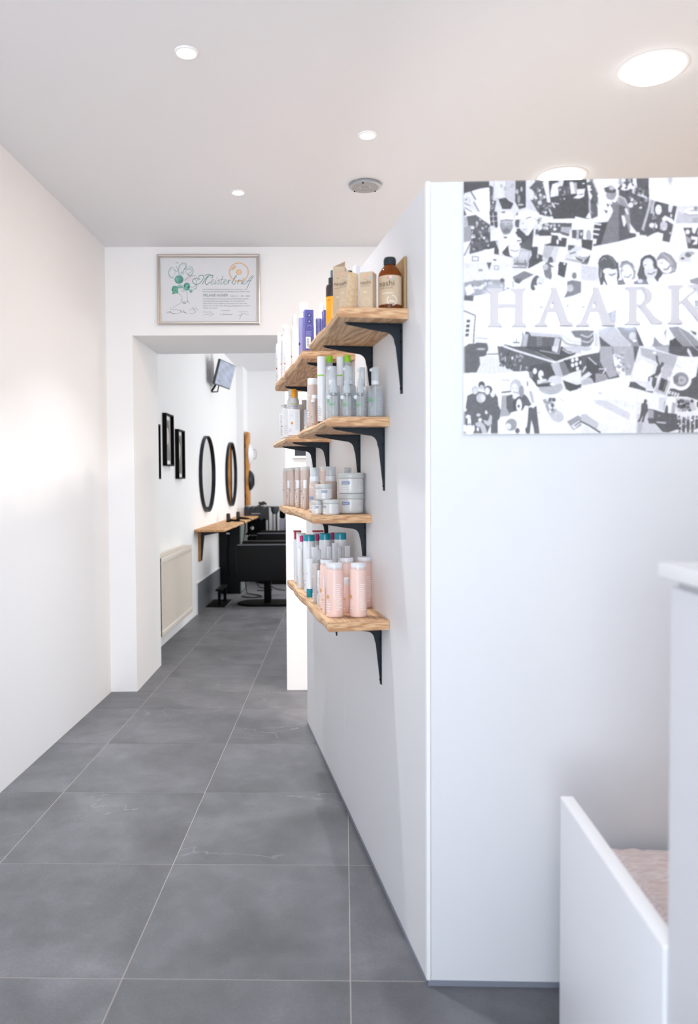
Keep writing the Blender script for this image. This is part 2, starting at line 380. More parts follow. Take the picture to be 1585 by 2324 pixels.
downlight(.1075, 3.23, HC, .04, 'small round spotlight beside the grey ceiling vent', 9.0, (.97, .985, 1), g1)
downlight(-.5176, 3.836, HC, .036, 'small round spotlight farthest away, before the framed certificate', 9.0, (.97, .985, 1), g1)
downlight(1.094, 2.749, HC, .1, 'large glowing round ceiling lamp above the photo collage, fully visible', 34, (1, .90, .79), 'large round ceiling lamps', True)
downlight(1.047, 3.70, HC, .1, 'large round ceiling lamp half hidden behind the partition top', 26, (1, .87, .74), 'large round ceiling lamps', True)
for y, q in ((6.4, 'just past the opening'), (8.1, 'above the nearer salon chair'), (9.9, 'above the trolley end')):
    downlight(-.35, y, H2, .04, 'small round spotlight in the salon ceiling '+q, 5, (1, .95, .9), 'salon ceiling spotlights')
v = thing('ceiling_vent', 'round brushed grey disc vent on the ceiling near the partition', 'vent', (.1125, 3.762, HC))
VG = mat('vent grey metal', (150, 148, 147), .4, .6)
obj('vent_ring', MB().lathe([(.076, 0), (.079, -.006), (.078, -.012), (.07, -.016), (.066, -.016)], 48), ALU, v)
obj('vent_plate', MB().lathe([(.0655, -.013), (.0655, -.0165), (.03, -.0175), (.029, -.0155), (.022, -.0155), (.021, -.018), (0, -.018)], 48), VG, v)
for a in (40, 140, 260): obj('screw', MB().lathe([(.004, -.0165), (.004, -.019), (0, -.0195)], 12, Matrix.Translation((.066*math.cos(math.radians(a)), .066*math.sin(math.radians(a)), 0))), BLACK, v)

# ------------------------------------------------------------------ salon beyond the opening
IVORY = mat('ivory radiator enamel', (236, 228, 216), .35)
r_ = thing('radiator', 'ivory panel radiator with vertical ribs on the wall behind the opening', 'radiator', (WX, 5.66, .14))
RL, RH = 1.14, .6
b = MB(); pts = []
nr = 36
for k in range(nr+1):
    y = .03+(RL-.06)*k/nr
    pts += [(.086, y-.009), (.090, y-.004), (.090, y+.004), (.086, y+.009)]
b.prism([(.05, 0), (.086, 0)]+pts+[(.086, RL), (.05, RL)], .045, RH-.05)
b.rbox(.05, .092, 0, RL, RH-.052, RH, .006).rbox(.05, .092, 0, RL, 0, .046, .006)
obj('front_panel', b, IVORY, r_)
obj('rear_panel', MB().rbox(.02, .045, .02, RL-.02, .01, RH-.01, .005), IVORY, r_)
for y in (0, RL-.004): obj('side_cover', MB().box(.022, .09, y, y+.004, 0, RH+.002), IVORY, r_)
b = MB().box(.022, .026, 0, RL, RH, RH+.006).box(.086, .09, 0, RL, RH, RH+.006)
for k in range(46): b.box(.022, .09, .01+k*.0248, .016+k*.0248, RH, RH+.004)
obj('top_grille', b, IVORY, r_)
obj('valve', MB().lathe([(.013, 0), (.013, .02), (.017, .022), (.017, .032), (0, .034)], 20, Matrix.Translation((.07, 0, .035)) @ Matrix.Rotation(PI/2, 4, 'X')), ALU, r_)
for y in (.2, .9): obj('mounting_bracket', MB().box(0, .02, y, y+.04, .1, .5), IVORY, r_)
t = thing('heating_pipe', 'white elbow heating pipe at the floor beside the opening', 'pipe', (WX, 5.50, 0))
obj('pipe', MB().tube([(0, .1, .05), (.04, .1, .05), (.06, .07, .045), (.062, .0, .04), (.062, -.03, .036)], .013, 12), WHITE, t)
obj('elbow', MB().lathe([(.018, -.02), (.02, 0), (.018, .02)], 16, Matrix.Translation((.058, .04, .044)) @ Matrix.Rotation(PI/2, 4, 'X')), WHITE, t)

PAPER = mat('white mount board', (240, 238, 236), .6)
def inkmesh(name, fn, w_, h_, nx, ny, M, ms, parent):
    # flat print: a fine grid whose ink is a colour attribute
    xs = np.linspace(0, w_, nx); ys = np.linspace(0, h_, ny); X, Y = np.meshgrid(xs, ys)
    P = np.stack([X.ravel(), Y.ravel(), np.zeros(nx*ny)], 1); Mn = np.array(M)
    P = P @ Mn[:3, :3].T+Mn[:3, 3]
    I = (np.arange(ny-1)[:, None]*nx+np.arange(nx-1)[None, :]).ravel()
    Fc = np.stack([I, I+1, I+nx+1, I+nx], 1)
    me = bpy.data.meshes.new(name); me.vertices.add(len(P)); me.vertices.foreach_set('co', P.ravel())
    me.loops.add(Fc.size); me.loops.foreach_set('vertex_index', Fc.ravel()); me.polygons.add(len(Fc))
    me.polygons.foreach_set('loop_start', np.arange(0, Fc.size, 4)); me.update(calc_edges=True)
    col = fn(X.ravel()/w_, Y.ravel()/h_); col = np.clip(col, 0, 1)
    lin = np.where(col <= .04045, col/12.92, ((col+.055)/1.055)**2.4)
    at = me.color_attributes.new('ink', 'FLOAT_COLOR', 'POINT'); at.data.foreach_set('color', np.concatenate([lin, np.ones((len(P), 1))], 1).ravel())
    me.materials.append(ms); me.validate()
    o = bpy.data.objects.new(name, me); C.objects.link(o); o.parent = parent; return o
PRINT = printmat('printed paper', .5); GLOSSP = printmat('glossy print', .35)
MIR = mat('mirror silver', (236, 238, 238), .02, 1.0)
def frame(y0, y1, z0, z1, label, seed):
    t = thing('picture_frame', label, 'picture frame', (WX, y0, z0), 0, 'black picture frames on the salon wall')
    L, Hh, d, k = y1-y0, z1-z0, .034, .012
    b = MB().box(0, d, 0, L, 0, k).box(0, d, 0, L, Hh-k, Hh).box(0, d, 0, k, k, Hh-k).box(0, d, L-k, L, k, Hh-k)
    obj('frame', b, BLACK, t)
    obj('mount_board', MB().box(0, .006, k, L-k, k, Hh-k), PAPER, t)
    def fn(u, v):
        g = .62+.18*np.sin(5*u+seed)*np.cos(3.2*v+seed*2)
        g = np.where((u-.5)**2/.09+(v-.62)**2/.05 < 1, .80, g)
        g = np.where(((u-.5)**2/.16+(v-.66)**2/.09 < 1) & ((u-.55)**2/.08+(v-.58)**2/.05 > 1), .34, g)
        g = np.where((v < .3+.1*np.sin(4*u)), .48, g)
        return np.stack([g*1.02, g*.97, g*.95], 1)
    m_ = .035
    M = face_frame((.0075, m_, m_*1.3), (0, 1, 0))
    inkmesh('picture', fn, L-2*m_, Hh-2.6*m_, 40, 60, M, PRINT, t)
frame(5.65, 5.92, 1.33, 1.755, 'black picture frame cut off by the opening edge, leftmost of three', 1)
frame(6.12, 6.39, 1.44, 1.865, 'black picture frame hung highest, middle of three', 2.2)
frame(6.572, 6.834, 1.336, 1.766, 'black picture frame nearest the round mirrors', 3.7)
def mirror(y, z, r, label):
    t = thing('round_mirror', label, 'mirror', (WX, y, z), 0, 'round black-rimmed mirrors')
    R = Matrix.Rotation(PI/2, 4, 'Y')
    obj('rim', MB().lathe([(r-.006, .004), (r-.006, .036), (r, .036), (r, 0), (r-.02, 0)], 72, R), BLACKM, t)
    obj('mirror_glass', MB().lathe([(r-.0065, .01), (r-.0065, .014), (0, .014)], 72, R), MIR, t)
mirror(8.047, 1.392, .402, 'round mirror with thin black rim, nearer one')
mirror(9.764, 1.405, .41, 'round mirror with thin black rim, farther one showing a wood reflection')

t = thing('wall_counter', 'long oiled wood counter board under the round mirrors', 'counter', (WX, 7.37, .82))
obj('board', MB().rbox(0, .295, 0, 3.03, 0, .023, .002), COUNTER, t)
for y in (.2, 2.8):
    br = obj('bracket', MB().prism([(0, 0), (.22, 0), (.21, -.02), (.06, -.05), (.035, -.3), (.012, -.31), (0, -.31)], .004, .03, Matrix(((1, 0, 0, 0), (0, 0, 1, y), (0, 1, 0, 0), (0, 0, 0, 1)))), BLACKM, t)
    obj('brown_facing', MB().box(0, .026, y-.002, y+.0035, -.31, 0), COUNTERS, br)  # brown strip on the bracket's near edge
obj('socket', MB().rbox(.2, .25, 1.1, 1.2, -.022, 0, .003), WHITE, t)
t = thing('under_counter_cabinet', 'tall black cabinet panel under the wood counter', 'cabinet', (WX, 8.832, 0))
obj('body', MB().rbox(0, .245, 0, .42, 0, .819, .003), mat('matt black board', (10, 14, 19), .5, spec=.2), t)
obj('side_panel', MB().box(.2455, .256, .004, .42, .02, .819), mat('grey green sheen', (112, 122, 118), .45), t)  # reflected sheen on the black cabinet's side, put into the colour
obj('cable_channel', MB().tube([(.12, -.012, .78), (.115, -.012, .62), (.1, -.014, .5), (.105, -.013, .35), (.12, -.012, .2)], .008, 8), BLACK, t)
obj('bracket', MB().box(.09, .13, -.02, 0, .70, .715), ALU, t)
def dryer(x, y, rz, label):
    t = thing('hair_dryer', label, 'hair dryer', (x, y, .843), rz, 'black hair dryers on the counter')
    obj('barrel', MB().lathe([(.018, 0), (.022, .004), (.024, .03), (.025, .07), (.022, .097), (.017, .1), (.015, .094), (0, .09)], 24), mat('dark chrome', (52, 48, 46), .3, .5), t)
    obj('handle', MB().tube([(.018, 0, .022), (.05, 0, .02), (.09, 0, .017), (.135, 0, .013)], [.016, .014, .014, .009], 14), BLACK, t)
    obj('intake_grille', MB().lathe([(.0255, .002), (.0255, .016), (.0, .016)], 24), BLACK, t)
    return t
dryer(-1.332, 8.77, 0, 'black hair dryer standing on its end, nearer one')
dryer(-1.289, 9.28, 0, 'black hair dryer standing on its end, farther one')
tag(obj('power_cord', MB().tube([(-1.195, 8.77, .856), (-1.17, 8.775, .85), (-1.15, 8.79, .845), (-1.143, 8.82, .80), (-1.165, 8.83, .62), (-1.18, 8.82, .45), (-1.16, 8.81, .3), (-1.14, 8.8, .1), (-1.13, 8.8, .012),
    (-1.02, 8.72, .008), (-.95, 8.64, .008), (-.93, 8.56, .008), (-1.0, 8.5, .008), (-1.1, 8.52, .008), (-1.16, 8.6, .008)], .006, 8), BLACK), 'black cord of the nearer dryer hanging over the counter edge to the floor', 'cord')
tag(obj('power_cord', MB().tube([(-1.152, 9.28, .856), (-1.13, 9.285, .85), (-1.12, 9.31, .83), (-1.14, 9.35, .7), (-1.15, 9.36, .5), (-1.13, 9.36, .3), (-1.1, 9.34, .1), (-1.04, 9.3, .012),
    (-.92, 9.2, .008), (-.86, 9.12, .008), (-.9, 9.04, .008), (-1.04, 9.05, .008)], .006, 8), BLACK), 'black cord of the farther dryer looping on the floor', 'cord')
t = thing('footrest', 'low black steel footrest on a flat plate by the wall', 'footrest', (-1.345, 8.13, 0))
obj('base_plate', MB().rbox(-.1, .1, -.25, .25, 0, .007, .002), BLACK, t)
obj('post', MB().box(.015, .045, -.16, -.13, .007, .16), BLACK, t); obj('post', MB().box(.03, .06, .12, .15, .007, .16), BLACK, t)
obj('foot_bar', MB().rbox(-.005, .06, -.2, .2, .16, .178, .004), BLACK, t)

def chair(x, y, label):
    t = thing('salon_chair', label, 'chair', (x, y, 0), 0, 'black salon chairs')
    def stadium(l, w_, n=10):
        return [(l*sgn+w_*math.cos(a)*1.0, w_*math.sin(a)) for sgn, a0 in ((1, -PI/2), (-1, PI/2)) for a in [a0+PI*k/n for k in range(n+1)]]
    b = MB().prism(stadium(.13, .2), 0, .012).prism(stadium(.12, .19), .012, .02)
    obj('base_plate', b, BLACK, t)
    obj('column', MB().rbox(-.038, .038, -.038, .038, .02, .32, .01), BLACK, t)
    obj('pump_lever', MB().tube([(.03, -.04, .2), (.1, -.1, .17), (.2, -.12, .16)], .007, 8), ALU, t)
    obj('seat', MB().rbox(-.27, .24, -.2, .2, .3, .47, .03), LEATHER, t)
    for s in (-1, 1):
        y0, y1 = (-.275, -.195) if s < 0 else (.195, .275)
        a = obj('armrest', MB().rbox(-.3, .3, y0, y1, .27, .66, .018, seg=4), LEATHER, t)
        obj('piping', MB().tube([(-.285, y0+.004 if s < 0 else y1-.004, .652), (.285, y0+.004 if s < 0 else y1-.004, .655)], .0055, 6), mat('highlight piping', (104, 107, 118), .35), a)  # arm-top highlights put into the light grey of the piping
    M = Matrix.Translation((.2, 0, .42)) @ Matrix.Rotation(math.radians(13), 4, 'Y')
    obj('backrest', MB().rbox(-.05, .05, -.19, .19, -.05, .42, .03, M, seg=4), LEATHER, t)
    return t
chair(-.815, 8.11, 'black leatherette salon chair with wide arms on an oval base, nearer one')
chair(-.80, 9.86, 'black leatherette salon chair whose arms show behind the nearer chair')

# things at the back of the salon
STEEL = mat('satin steel', (190, 190, 194), .3, .7)
t = thing('salon_trolley', 'black salon trolley with steel posts below the black cape', 'trolley', (-1.19, 10.5, 0))
for z in (.08, .36, .58, .8, .91):
    tr = obj('tray', MB().rbox(-.15, .15, -.14, .14, z, z+.028, .006), BLACK, t)
for sx in (-1, 1):
    for sy in (-1, 1): obj('post', MB().tube([(.14*sx, .13*sy, .05), (.14*sx, .13*sy, .94)], .009, 10), STEEL if sy < 0 else BLACK, t)
for sx in (-1, 1):
    for sy in (-1, 1): obj('castor', MB().lathe([(.03, -.01), (.03, .01)], 16, Matrix.Translation((.13*sx, .12*sy, .03)) @ Matrix.Rotation(PI/2, 4, 'X')), BLACK, t)
obj('storage_box', MB().rbox(-.13, .12, -.12, .12, .61, .79, .01).rbox(-.13, .12, -.12, .12, .39, .56, .01).rbox(-.13, .12, -.12, .12, .11, .34, .01), BLACK, t)
obj('round_badge', MB().lathe([(.024, 0), (.024, .003), (0, .003)], 24, Matrix.Translation((-.06, -.122, .675)) @ Matrix.Rotation(PI/2, 4, 'X')), WHITE, t)
for k, (x, z) in enumerate(((.03, .82), (.085, .83), (.05, .6), (.1, .6))):
    obj('clip', MB().rbox(x-.012, x+.012, -.146, -.141, z, z+.012, .002), STEEL, t)
# cape draped over the trolley top
rnd = random.Random(3); b = MB(); nx, ny = 26, 14; vs = []; fs = []
for j in range(ny+1):
    for i in range(nx+1):
        x = -.165+.34*i/nx; q = j/ny*.46
        y = -.16 if q > .3 else .14-q; z = .957 if q <= .3 else .957-(q-.3)
        z += .012*math.sin(i*1.1+j*.7)+.006*math.sin(i*2.3)+(.02*math.exp(-((i-15)/5.0)**2-((j-6)/3.0)**2)); y += .006*math.sin(i*1.3+j)
        vs.append((x, y, max(z, .944) if q <= .3 else z))
for j in range(ny):
    for i in range(nx): k = j*(nx+1)+i; fs.append((k, k+1, k+nx+2, k+nx+1))
b.add(vs, fs, None, 0, True)
cp = tag(obj('black_cape', b, mat('black nylon', (34, 38, 46), .35), None, (-1.19, 10.5, 0)), 'crumpled black cutting cape with white script lying on the trolley', 'cape')
sc = MB().tube([(-.06+.006*k, -.172, .865+.012*abs(math.sin(k*1.25))+(.01 if k in (5, 10, 15) else 0)) for k in range(20)], .0022, 6)
obj('white_script', sc, WHITE, cp)
b = MB()
for k in range(14):
    a = rnd.uniform(0, 6.28); r = rnd.uniform(0, .04)
    b.lathe([(0, -.016), (.016, -.006), (.018, .004), (0, .018)], 9, Matrix.Translation((r*math.cos(a)*1.3, r*math.sin(a)*.6, .02+rnd.uniform(0, .03))) @ Matrix.Rotation(a, 4, 'X'))
hp = tag(obj('hair_band_pile', b, mat('dark brown hair', (44, 38, 34), .6), None, (-1.12, 10.50, .972)), 'small dark brown tangle heap on top of the black cape', 'hair piece'); hp['kind'] = 'stuff'
t = thing('wash_stand', 'grey round-topped stand with steel column behind the chairs', 'stand', (-.95, 10.52, 0))
obj('bowl', MB().lathe([(.03, .86), (.055, .9), (.06, .95), (.062, .965), (.05, .965), (.045, .94), (0, .93)], 28), mat('dark grey bowl', (84, 90, 94), .4), t)
obj('column', MB().tube([(-.025, 0, .02), (-.025, 0, .87)], .014, 12), STEEL, t)
obj('column', MB().tube([(.02, 0, .02), (.02, 0, .87)], .014, 12), mat('dark steel', (110, 112, 112), .35, .5), t)
obj('foot', MB().rbox(-.07, .07, -.08, .08, 0, .025, .008), BLACK, t)
t = thing('clothes_bin', 'pale lilac grey plastic bin hanging in a steel frame', 'bin', (-.838, 10.52, 0))
obj('bin_body', MB().rbox(-.045, .045, -.08, .08, .35, .8, .012), mat('lilac grey plastic', (168, 168, 186), .4), t)
obj('frame', MB().tube([(.055, -.08, .02), (.055, -.08, .93), (.02, -.08, .97), (-.045, -.08, .95)], .008, 10), STEEL, t)
obj('towel', MB().rbox(-.045, .03, -.06, .06, .80, .94, .02), BLACK, t)
obj('pink_clip', MB().rbox(-.03, .01, -.05, .0, .945, .965, .008), mat('coral clip', (214, 110, 96), .4), t)
t = thing('appliance_rack', 'black box rack with small bright items right of the steel frame', 'rack', (-.715, 10.5, 0))
obj('box_body', MB().rbox(-.055, .06, -.12, .12, .5, .88, .006), BLACK, t)
obj('drawer', MB().rbox(-.045, .055, -.13, -.12, .76, .86, .004), mat('charcoal', (48, 50, 54), .4), t)
obj('yellow_item', MB().rbox(.0, .045, -.142, -.131, .66, .68, .006), mat('straw yellow', (226, 214, 140), .5), t)
obj('white_item', MB().rbox(.02, .05, -.142, -.131, .79, .80, .004), WHITE, t)
obj('leg', MB().tube([(-.05, -.1, 0), (-.05, -.1, .5)], .01, 8).tube([(.05, -.1, 0), (.05, -.1, .5)], .01, 8), BLACK, t)

t = thing('display_plank', 'upright orange wood plank on the pilaster holding two round hand mirrors', 'plank', (-1.338, 10.41, .98))
obj('plank', MB().rbox(0, .04, 0, .23, 0, 1.01, .003), PLANK, t)
obj('spacer', MB().box(-.022, 0, .05, .18, .1, .16).box(-.022, 0, .05, .18, .8, .86), BLACK, t)
R = Matrix.Rotation(PI/2, 4, 'Y')
t = thing('hand_mirror', 'round white hand mirror with curved handle at the plank top', 'hand mirror', (-1.297, 10.53, 1.69), 0, 'hand mirrors on the plank')
obj('dish', MB().lathe([(.142, 0), (.142, .006), (.12, .03), (.07, .05), (0, .056)], 40, R), WHITE2, t)
obj('handle', MB().tube([(.03, .1, -.07), (.085, .02, -.06), (.098, 0, 0), (.085, .02, .06), (.03, .1, .07)], .005, 8), mat('pale grey plastic', (170, 170, 172), .3), t)
t = thing('hand_mirror', 'round black hand mirror with oval hole at the plank middle', 'hand mirror', (-1.297, 10.53, 1.325), 0, 'hand mirrors on the plank')
obj('dish', MB().lathe([(.142, 0), (.142, .006), (.12, .035), (.07, .064), (0, .07)], 40, R), BLACKM, t)
obj('oval_inset', MB().lathe([(.05, .0), (.048, .004), (0, .006)], 28, Matrix.Translation((.064, -.03, 0)) @ R @ Matrix.Rotation(math.radians(-18), 4, 'X'), sx=1.3), WHITE, t)

# small screen on a swivel arm
TL, TR, BL = Vector((-1.298, 8.12, 2.612)), Vector((-1.202, 8.583, 2.607)), Vector((-1.376, 8.10, 2.349))
ax = (TR-TL); wd = ax.length; ax.normalize(); ay = (TL-BL); ay = (ay-ay.dot(ax)*ax); hg = ay.length; ay.normalize(); az = ax.cross(ay)
Mt = Matrix((ax, ay, az)).transposed().to_4x4(); Mt.translation = BL+(TL-BL-ay*hg)
t = thing('wall_screen', 'small flat screen tilted on a black wall arm', 'screen', tuple(Mt.translation)); t.rotation_euler = Mt.to_euler()
obj('housing', MB().rbox(0, wd, 0, hg, -.028, 0, .004), mat('screen bezel', (60, 66, 70), .4), t)
obj('rear_box', MB().rbox(.1, wd-.12, .03, hg-.06, -.06, -.028, .01), BLACK, t)
def fn(u, v):
    s = .60+.025*np.sin(9*u+3*np.sin(4*v))+.02*np.sin(23*v+11*u)-.08*((u > .12) & (u < .3) & (v > .12) & (v < .2))
    return np.stack([s*.96, s*1.02, s*1.15], 1)
scr = printmat('screen picture', .15); bs = scr.node_tree.nodes['Principled BSDF']
scr.node_tree.links.new(scr.node_tree.nodes['Attribute'].outputs['Color'], bs.inputs['Emission Color']); bs.inputs['Emission Strength'].default_value = .3
inkmesh('display', fn, wd-.016, hg-.02, 60, 40, Matrix.Translation((.008, .012, .0006)), scr, t)
arm = MB().tube([Mt.inverted() @ Vector(p) for p in ((-1.45, 8.42, 2.31), (-1.41, 8.40, 2.36), (-1.37, 8.30, 2.40))], .012, 10)
arm.tube([Mt.inverted() @ Vector(p) for p in ((-1.45, 8.42, 2.30), (-1.38, 8.40, 2.30), (-1.35, 8.32, 2.38))], .007, 8)
obj('wall_arm', arm, BLACK, t)

# ------------------------------------------------------------------ shelves
ENDG = woodmat('mango wood end grain', (160, 112, 76), (200, 156, 114), (222, 186, 146), 1.5, 1)
SHELVES = dict(A=(.165, .70, 1.774, 'top shelf nearer the camera, holding kraft cartons and an amber bottle', (.2323, .60), .010),
    B=(.873, 1.875, 1.776, 'top shelf farther back, holding purple cartons and white bottles', (.972, 1.69), .0),
    C=(.377, 1.045, 1.498, 'middle shelf nearer the camera, holding clear pump and mist bottles', (.4408, .797), .022),
    D=(1.388, 1.965, 1.504, 'middle shelf farther back, holding white cartons with orange dots', (1.4424, 1.8266), .030),
    E=(.6214, 1.70, 1.194, 'shelf holding grey jars and beige bottles', (.71, 1.486), .0),
    F=(.3805, 1.40, .881, 'lowest shelf, holding pink bottles and white bottles with teal caps', (.4895, 1.2705), .0))
for key, (s0, s1, z, lab, br, ch) in SHELVES.items():
    t = thing('wall_shelf', 'live-edge wooden wall shelf: '+lab, 'shelf', tuple(W(s0, 0, z)), TH, 'live-edge shelves on the partition')
    L = s1-s0; n = 26; rn = random.Random(key); vs = []; fs = []; T = .028; ph = rn.uniform(0, 6)
    for i in range(n+1):
        x = L*i/n; q = i/n
        wv = .0025*math.sin(5*q*L*3+ph)+.0015*math.sin(11*q*L*3+ph*2)+rn.uniform(-.0006, .0006)
        if key == 'E': wv += .006*math.sin(q*9+1)
        y = .195+wv; ci = ch*(1-.5*q)
        zz = rn.uniform(-.001, .001)
        vs += [(x, .0008, 0), (x, y-ci-.003, 0), (x, y-.001-ci*.3, -.005-ci*.3), (x, y, -T*.6), (x, y-.003, -T+.003+zz), (x, y-.007, -T), (x, .0008, -T)]
    for i in range(n):
        for k in range(7): fs.append((i*7+k, i*7+(k+1) % 7, (i+1)*7+(k+1) % 7, (i+1)*7+k))
    b = MB().add(vs, fs); b.add(vs[:7], [tuple(range(6, -1, -1))], None, 1); b.add(vs[-7:], [tuple(range(7))], None, 1)
    obj('board', b, [SHELF, ENDG], t)
    for s in br:
        x = s-s0; Mx = Matrix(((0, 0, 1, x), (1, 0, 0, 0), (0, 1, 0, -T), (0, 0, 0, 1)))
        cv = [(.05+.0-.028*math.sin(a), -.052+.028*math.cos(a)) for a in [PI/2*k/6 for k in range(7)]]
        web = [(.0, -.001), (.158, -.001), (.158, -.006), (.085, -.019)]+cv+[(.018, -.065), (.004, -.19), (.0, -.19)]
        bb = MB().prism(web, -.002, .002, Mx)
        bb.prism([(.002, -.0035), (.162, -.0035), (.162, 0), (.002, 0)], -.008, .008, Mx)
        bb.prism([(.0, -.195), (.0035, -.195), (.0035, 0), (0, 0)], -.008, .008, Mx)
        k = obj('bracket', bb, BLACKM, t)
        sc = MB().lathe([(.004, -.0035), (.0035, -.007), (0, -.0075)], 10, Matrix.Translation((x, .148, -T)))
        for zz in (-.02, -.05, -.18): sc.lathe([(.004, .0035), (.0035, .006), (0, .0065)], 10, Matrix.Translation((x, 0, -T+zz)) @ Matrix.Rotation(-PI/2, 4, 'X'))
        obj('screw', sc, BLACK, k)

# ------------------------------------------------------------------ hair products
BEIGE = mat('beige bottle plastic', (186, 170, 163), .35); PINK = mat('pale pink bottle plastic', (230, 198, 188), .32)
GREY = mat('light grey jar plastic', (204, 203, 202), .25); GREYL = mat('light grey lid', (190, 192, 190), .3)
BLUEP = mat('slate blue print', (128, 142, 172), .5); WHP = mat('white print', (250, 250, 250), .5)
GRNP = mat('green print', (120, 168, 128), .5); LIME = mat('lime green plastic', (140, 200, 20), .35)
DKP = mat('dark grey print', (92, 96, 104), .6); LGP = mat('pale grey print', (176, 178, 182), .6)
REDP = mat('dark red print', (170, 40, 58), .5); PNKP = mat('pale pink print', (240, 206, 214), .6)
PURP = mat('purple carton', (86, 84, 152), .4); LILAC = mat('lilac bottle plastic', (138, 136, 182), .35)
DPURP = mat('dark violet print', (58, 56, 108), .5); LPURP = mat('pale violet print', (160, 156, 214), .5)
KRAFT = mat('kraft board', (198, 175, 148), .8, bump=(160, .2, .001)); KRAFTD = mat('brown card', (172, 138, 92), .7)
KRAFTW = woodmat('woven kraft paper', (204, 176, 136), (220, 196, 160), (230, 210, 178), 3.0, 1, .8, (200, 168, 120))
AMBER = clearmat('amber glass', (176, 96, 24), .35, .06, (150, 78, 20)); BLKP = mat('black cap plastic', (34, 40, 46), .35)
ORANGE = mat('orange bottle', (250, 172, 8), .3); DBROWN = mat('dark brown plastic', (52, 40, 42), .35)
TEAL = mat('teal cap', (0, 140, 160), .22); MAG = mat('magenta cap', (176, 36, 112), .3); CRIM = mat('crimson board', (178, 30, 58), .5)
ORNP = mat('orange dot print', (214, 158, 84), .5); YEL = mat('yellow orange cap', (240, 164, 16), .35)
CLR = clearmat('clear plastic', (246, 247, 247), .24, .06, (216, 219, 220)); CLRC = clearmat('frosted overcap', (238, 242, 244), .45, .12)
CLRB = clearmat('pale blue clear sheet', (240, 243, 246), .25, .1, (214, 222, 230)); PINKC = clearmat('frosted cap, pink inside', (240, 222, 218), .8, .15, (232, 214, 210))
BG = clearmat('frosted grey cap', (220, 222, 220), .6, .2, (214, 216, 214))
TUBEG = mat('grey tube', (168, 164, 160), .4)
BW = mat('white bottle plastic', (226, 228, 232), .32); BW2 = mat('milky bottle plastic', (218, 221, 226), .3); WHITE, WHITE2, TRIMW = BW, BW2, WHITE
VIEW = 168
def body(name, prof, m, t, n=28, **k): return obj(name, MB().lathe(prof, n, **k), m, t)
def lines(b, R, z0, z1, n, a0, a1, seed=0, mi=0):
    rr = random.Random(seed+n)
    for k in range(n):
        z = z1+(z0-z1)*k/max(1, n-1); h = min(.0009, abs(z1-z0)/n*.35); e = rr.uniform(.55, 1)
        b.patch(R, z-h, z+h, a0, a0+(a1-a0)*e, 5, mi, .0005)
KIND_CAT = {'jar': 'jar', 'jartop': 'jar', 'tube': 'tube', 'tube2': 'tube', 'tubecap': 'tube', 'tealtube': 'tube', 'kraft': 'carton', 'kraft2': 'carton', 'kraftwide': 'carton', 'kraftbig': 'carton', 'purplebox': 'carton', 'whitebox': 'carton', 'redbox': 'carton', 'redbox2': 'carton'}
GROUPS = {'can': 'white bottles on the top far shelf', 'purplebox': 'purple cartons', 'pumps': 'small clear pump bottles', 'mist': 'clear mist bottles', 'whitegreen': 'white bottles with green band', 'greencap': 'green-capped bottles', 'disc': 'beige bottles on the jar shelf', 'mini': 'small beige bottles', 'sprayer': 'spray bottles on the jar shelf', 'jar': 'grey jars', 'jartop': 'grey jars', 'discbig': 'pink bottles', 'teal': 'teal-capped bottles', 'magenta': 'magenta-capped bottles', 'tube': 'crimped tubes', 'tube2': 'crimped tubes', 'whitebox': 'white cartons', 'purplecyl': 'lilac bottles'}
def crimped(t, H, R, m, capm=None, caph=.0, name='tube_body', tipw=1.25):
    n = 20; v = []; fs = []; st = 8
    for i in range(st+1):
        q = i/st; z = caph+(H-caph)*q; sy = R*(1+(tipw-1)*q); sx = R*(1-q)**.8+.0006
        for k in range(n): a = 2*PI*k/n; v.append((sx*math.cos(a), sy*math.sin(a), z))
    for i in range(st):
        for k in range(n): fs.append((i*n+k, i*n+(k+1) % n, (i+1)*n+(k+1) % n, (i+1)*n+k))
    fs += [tuple(range(n-1, -1, -1)), tuple(st*n+k for k in range(n))]
    obj(name, MB().add(v, fs, None, 0, True), m, t)
    if capm: body('cap', [(R*.9, 0), (R*.98, .002), (R*.98, caph-.001), (R*.9, caph)], capm, t)
def carton(t, w_, d, H, m, side=None):
    b = MB().rbox(-d/2, d/2, -w_/2, w_/2, 0, H, .0012, seg=1)
    o = obj('carton_body', b, [m], t)
    if side: obj('side_face', MB().box(-d/2+.001, d/2-.001, -w_/2-.0006, -w_/2, .001, H-.001), side, t)
    return o
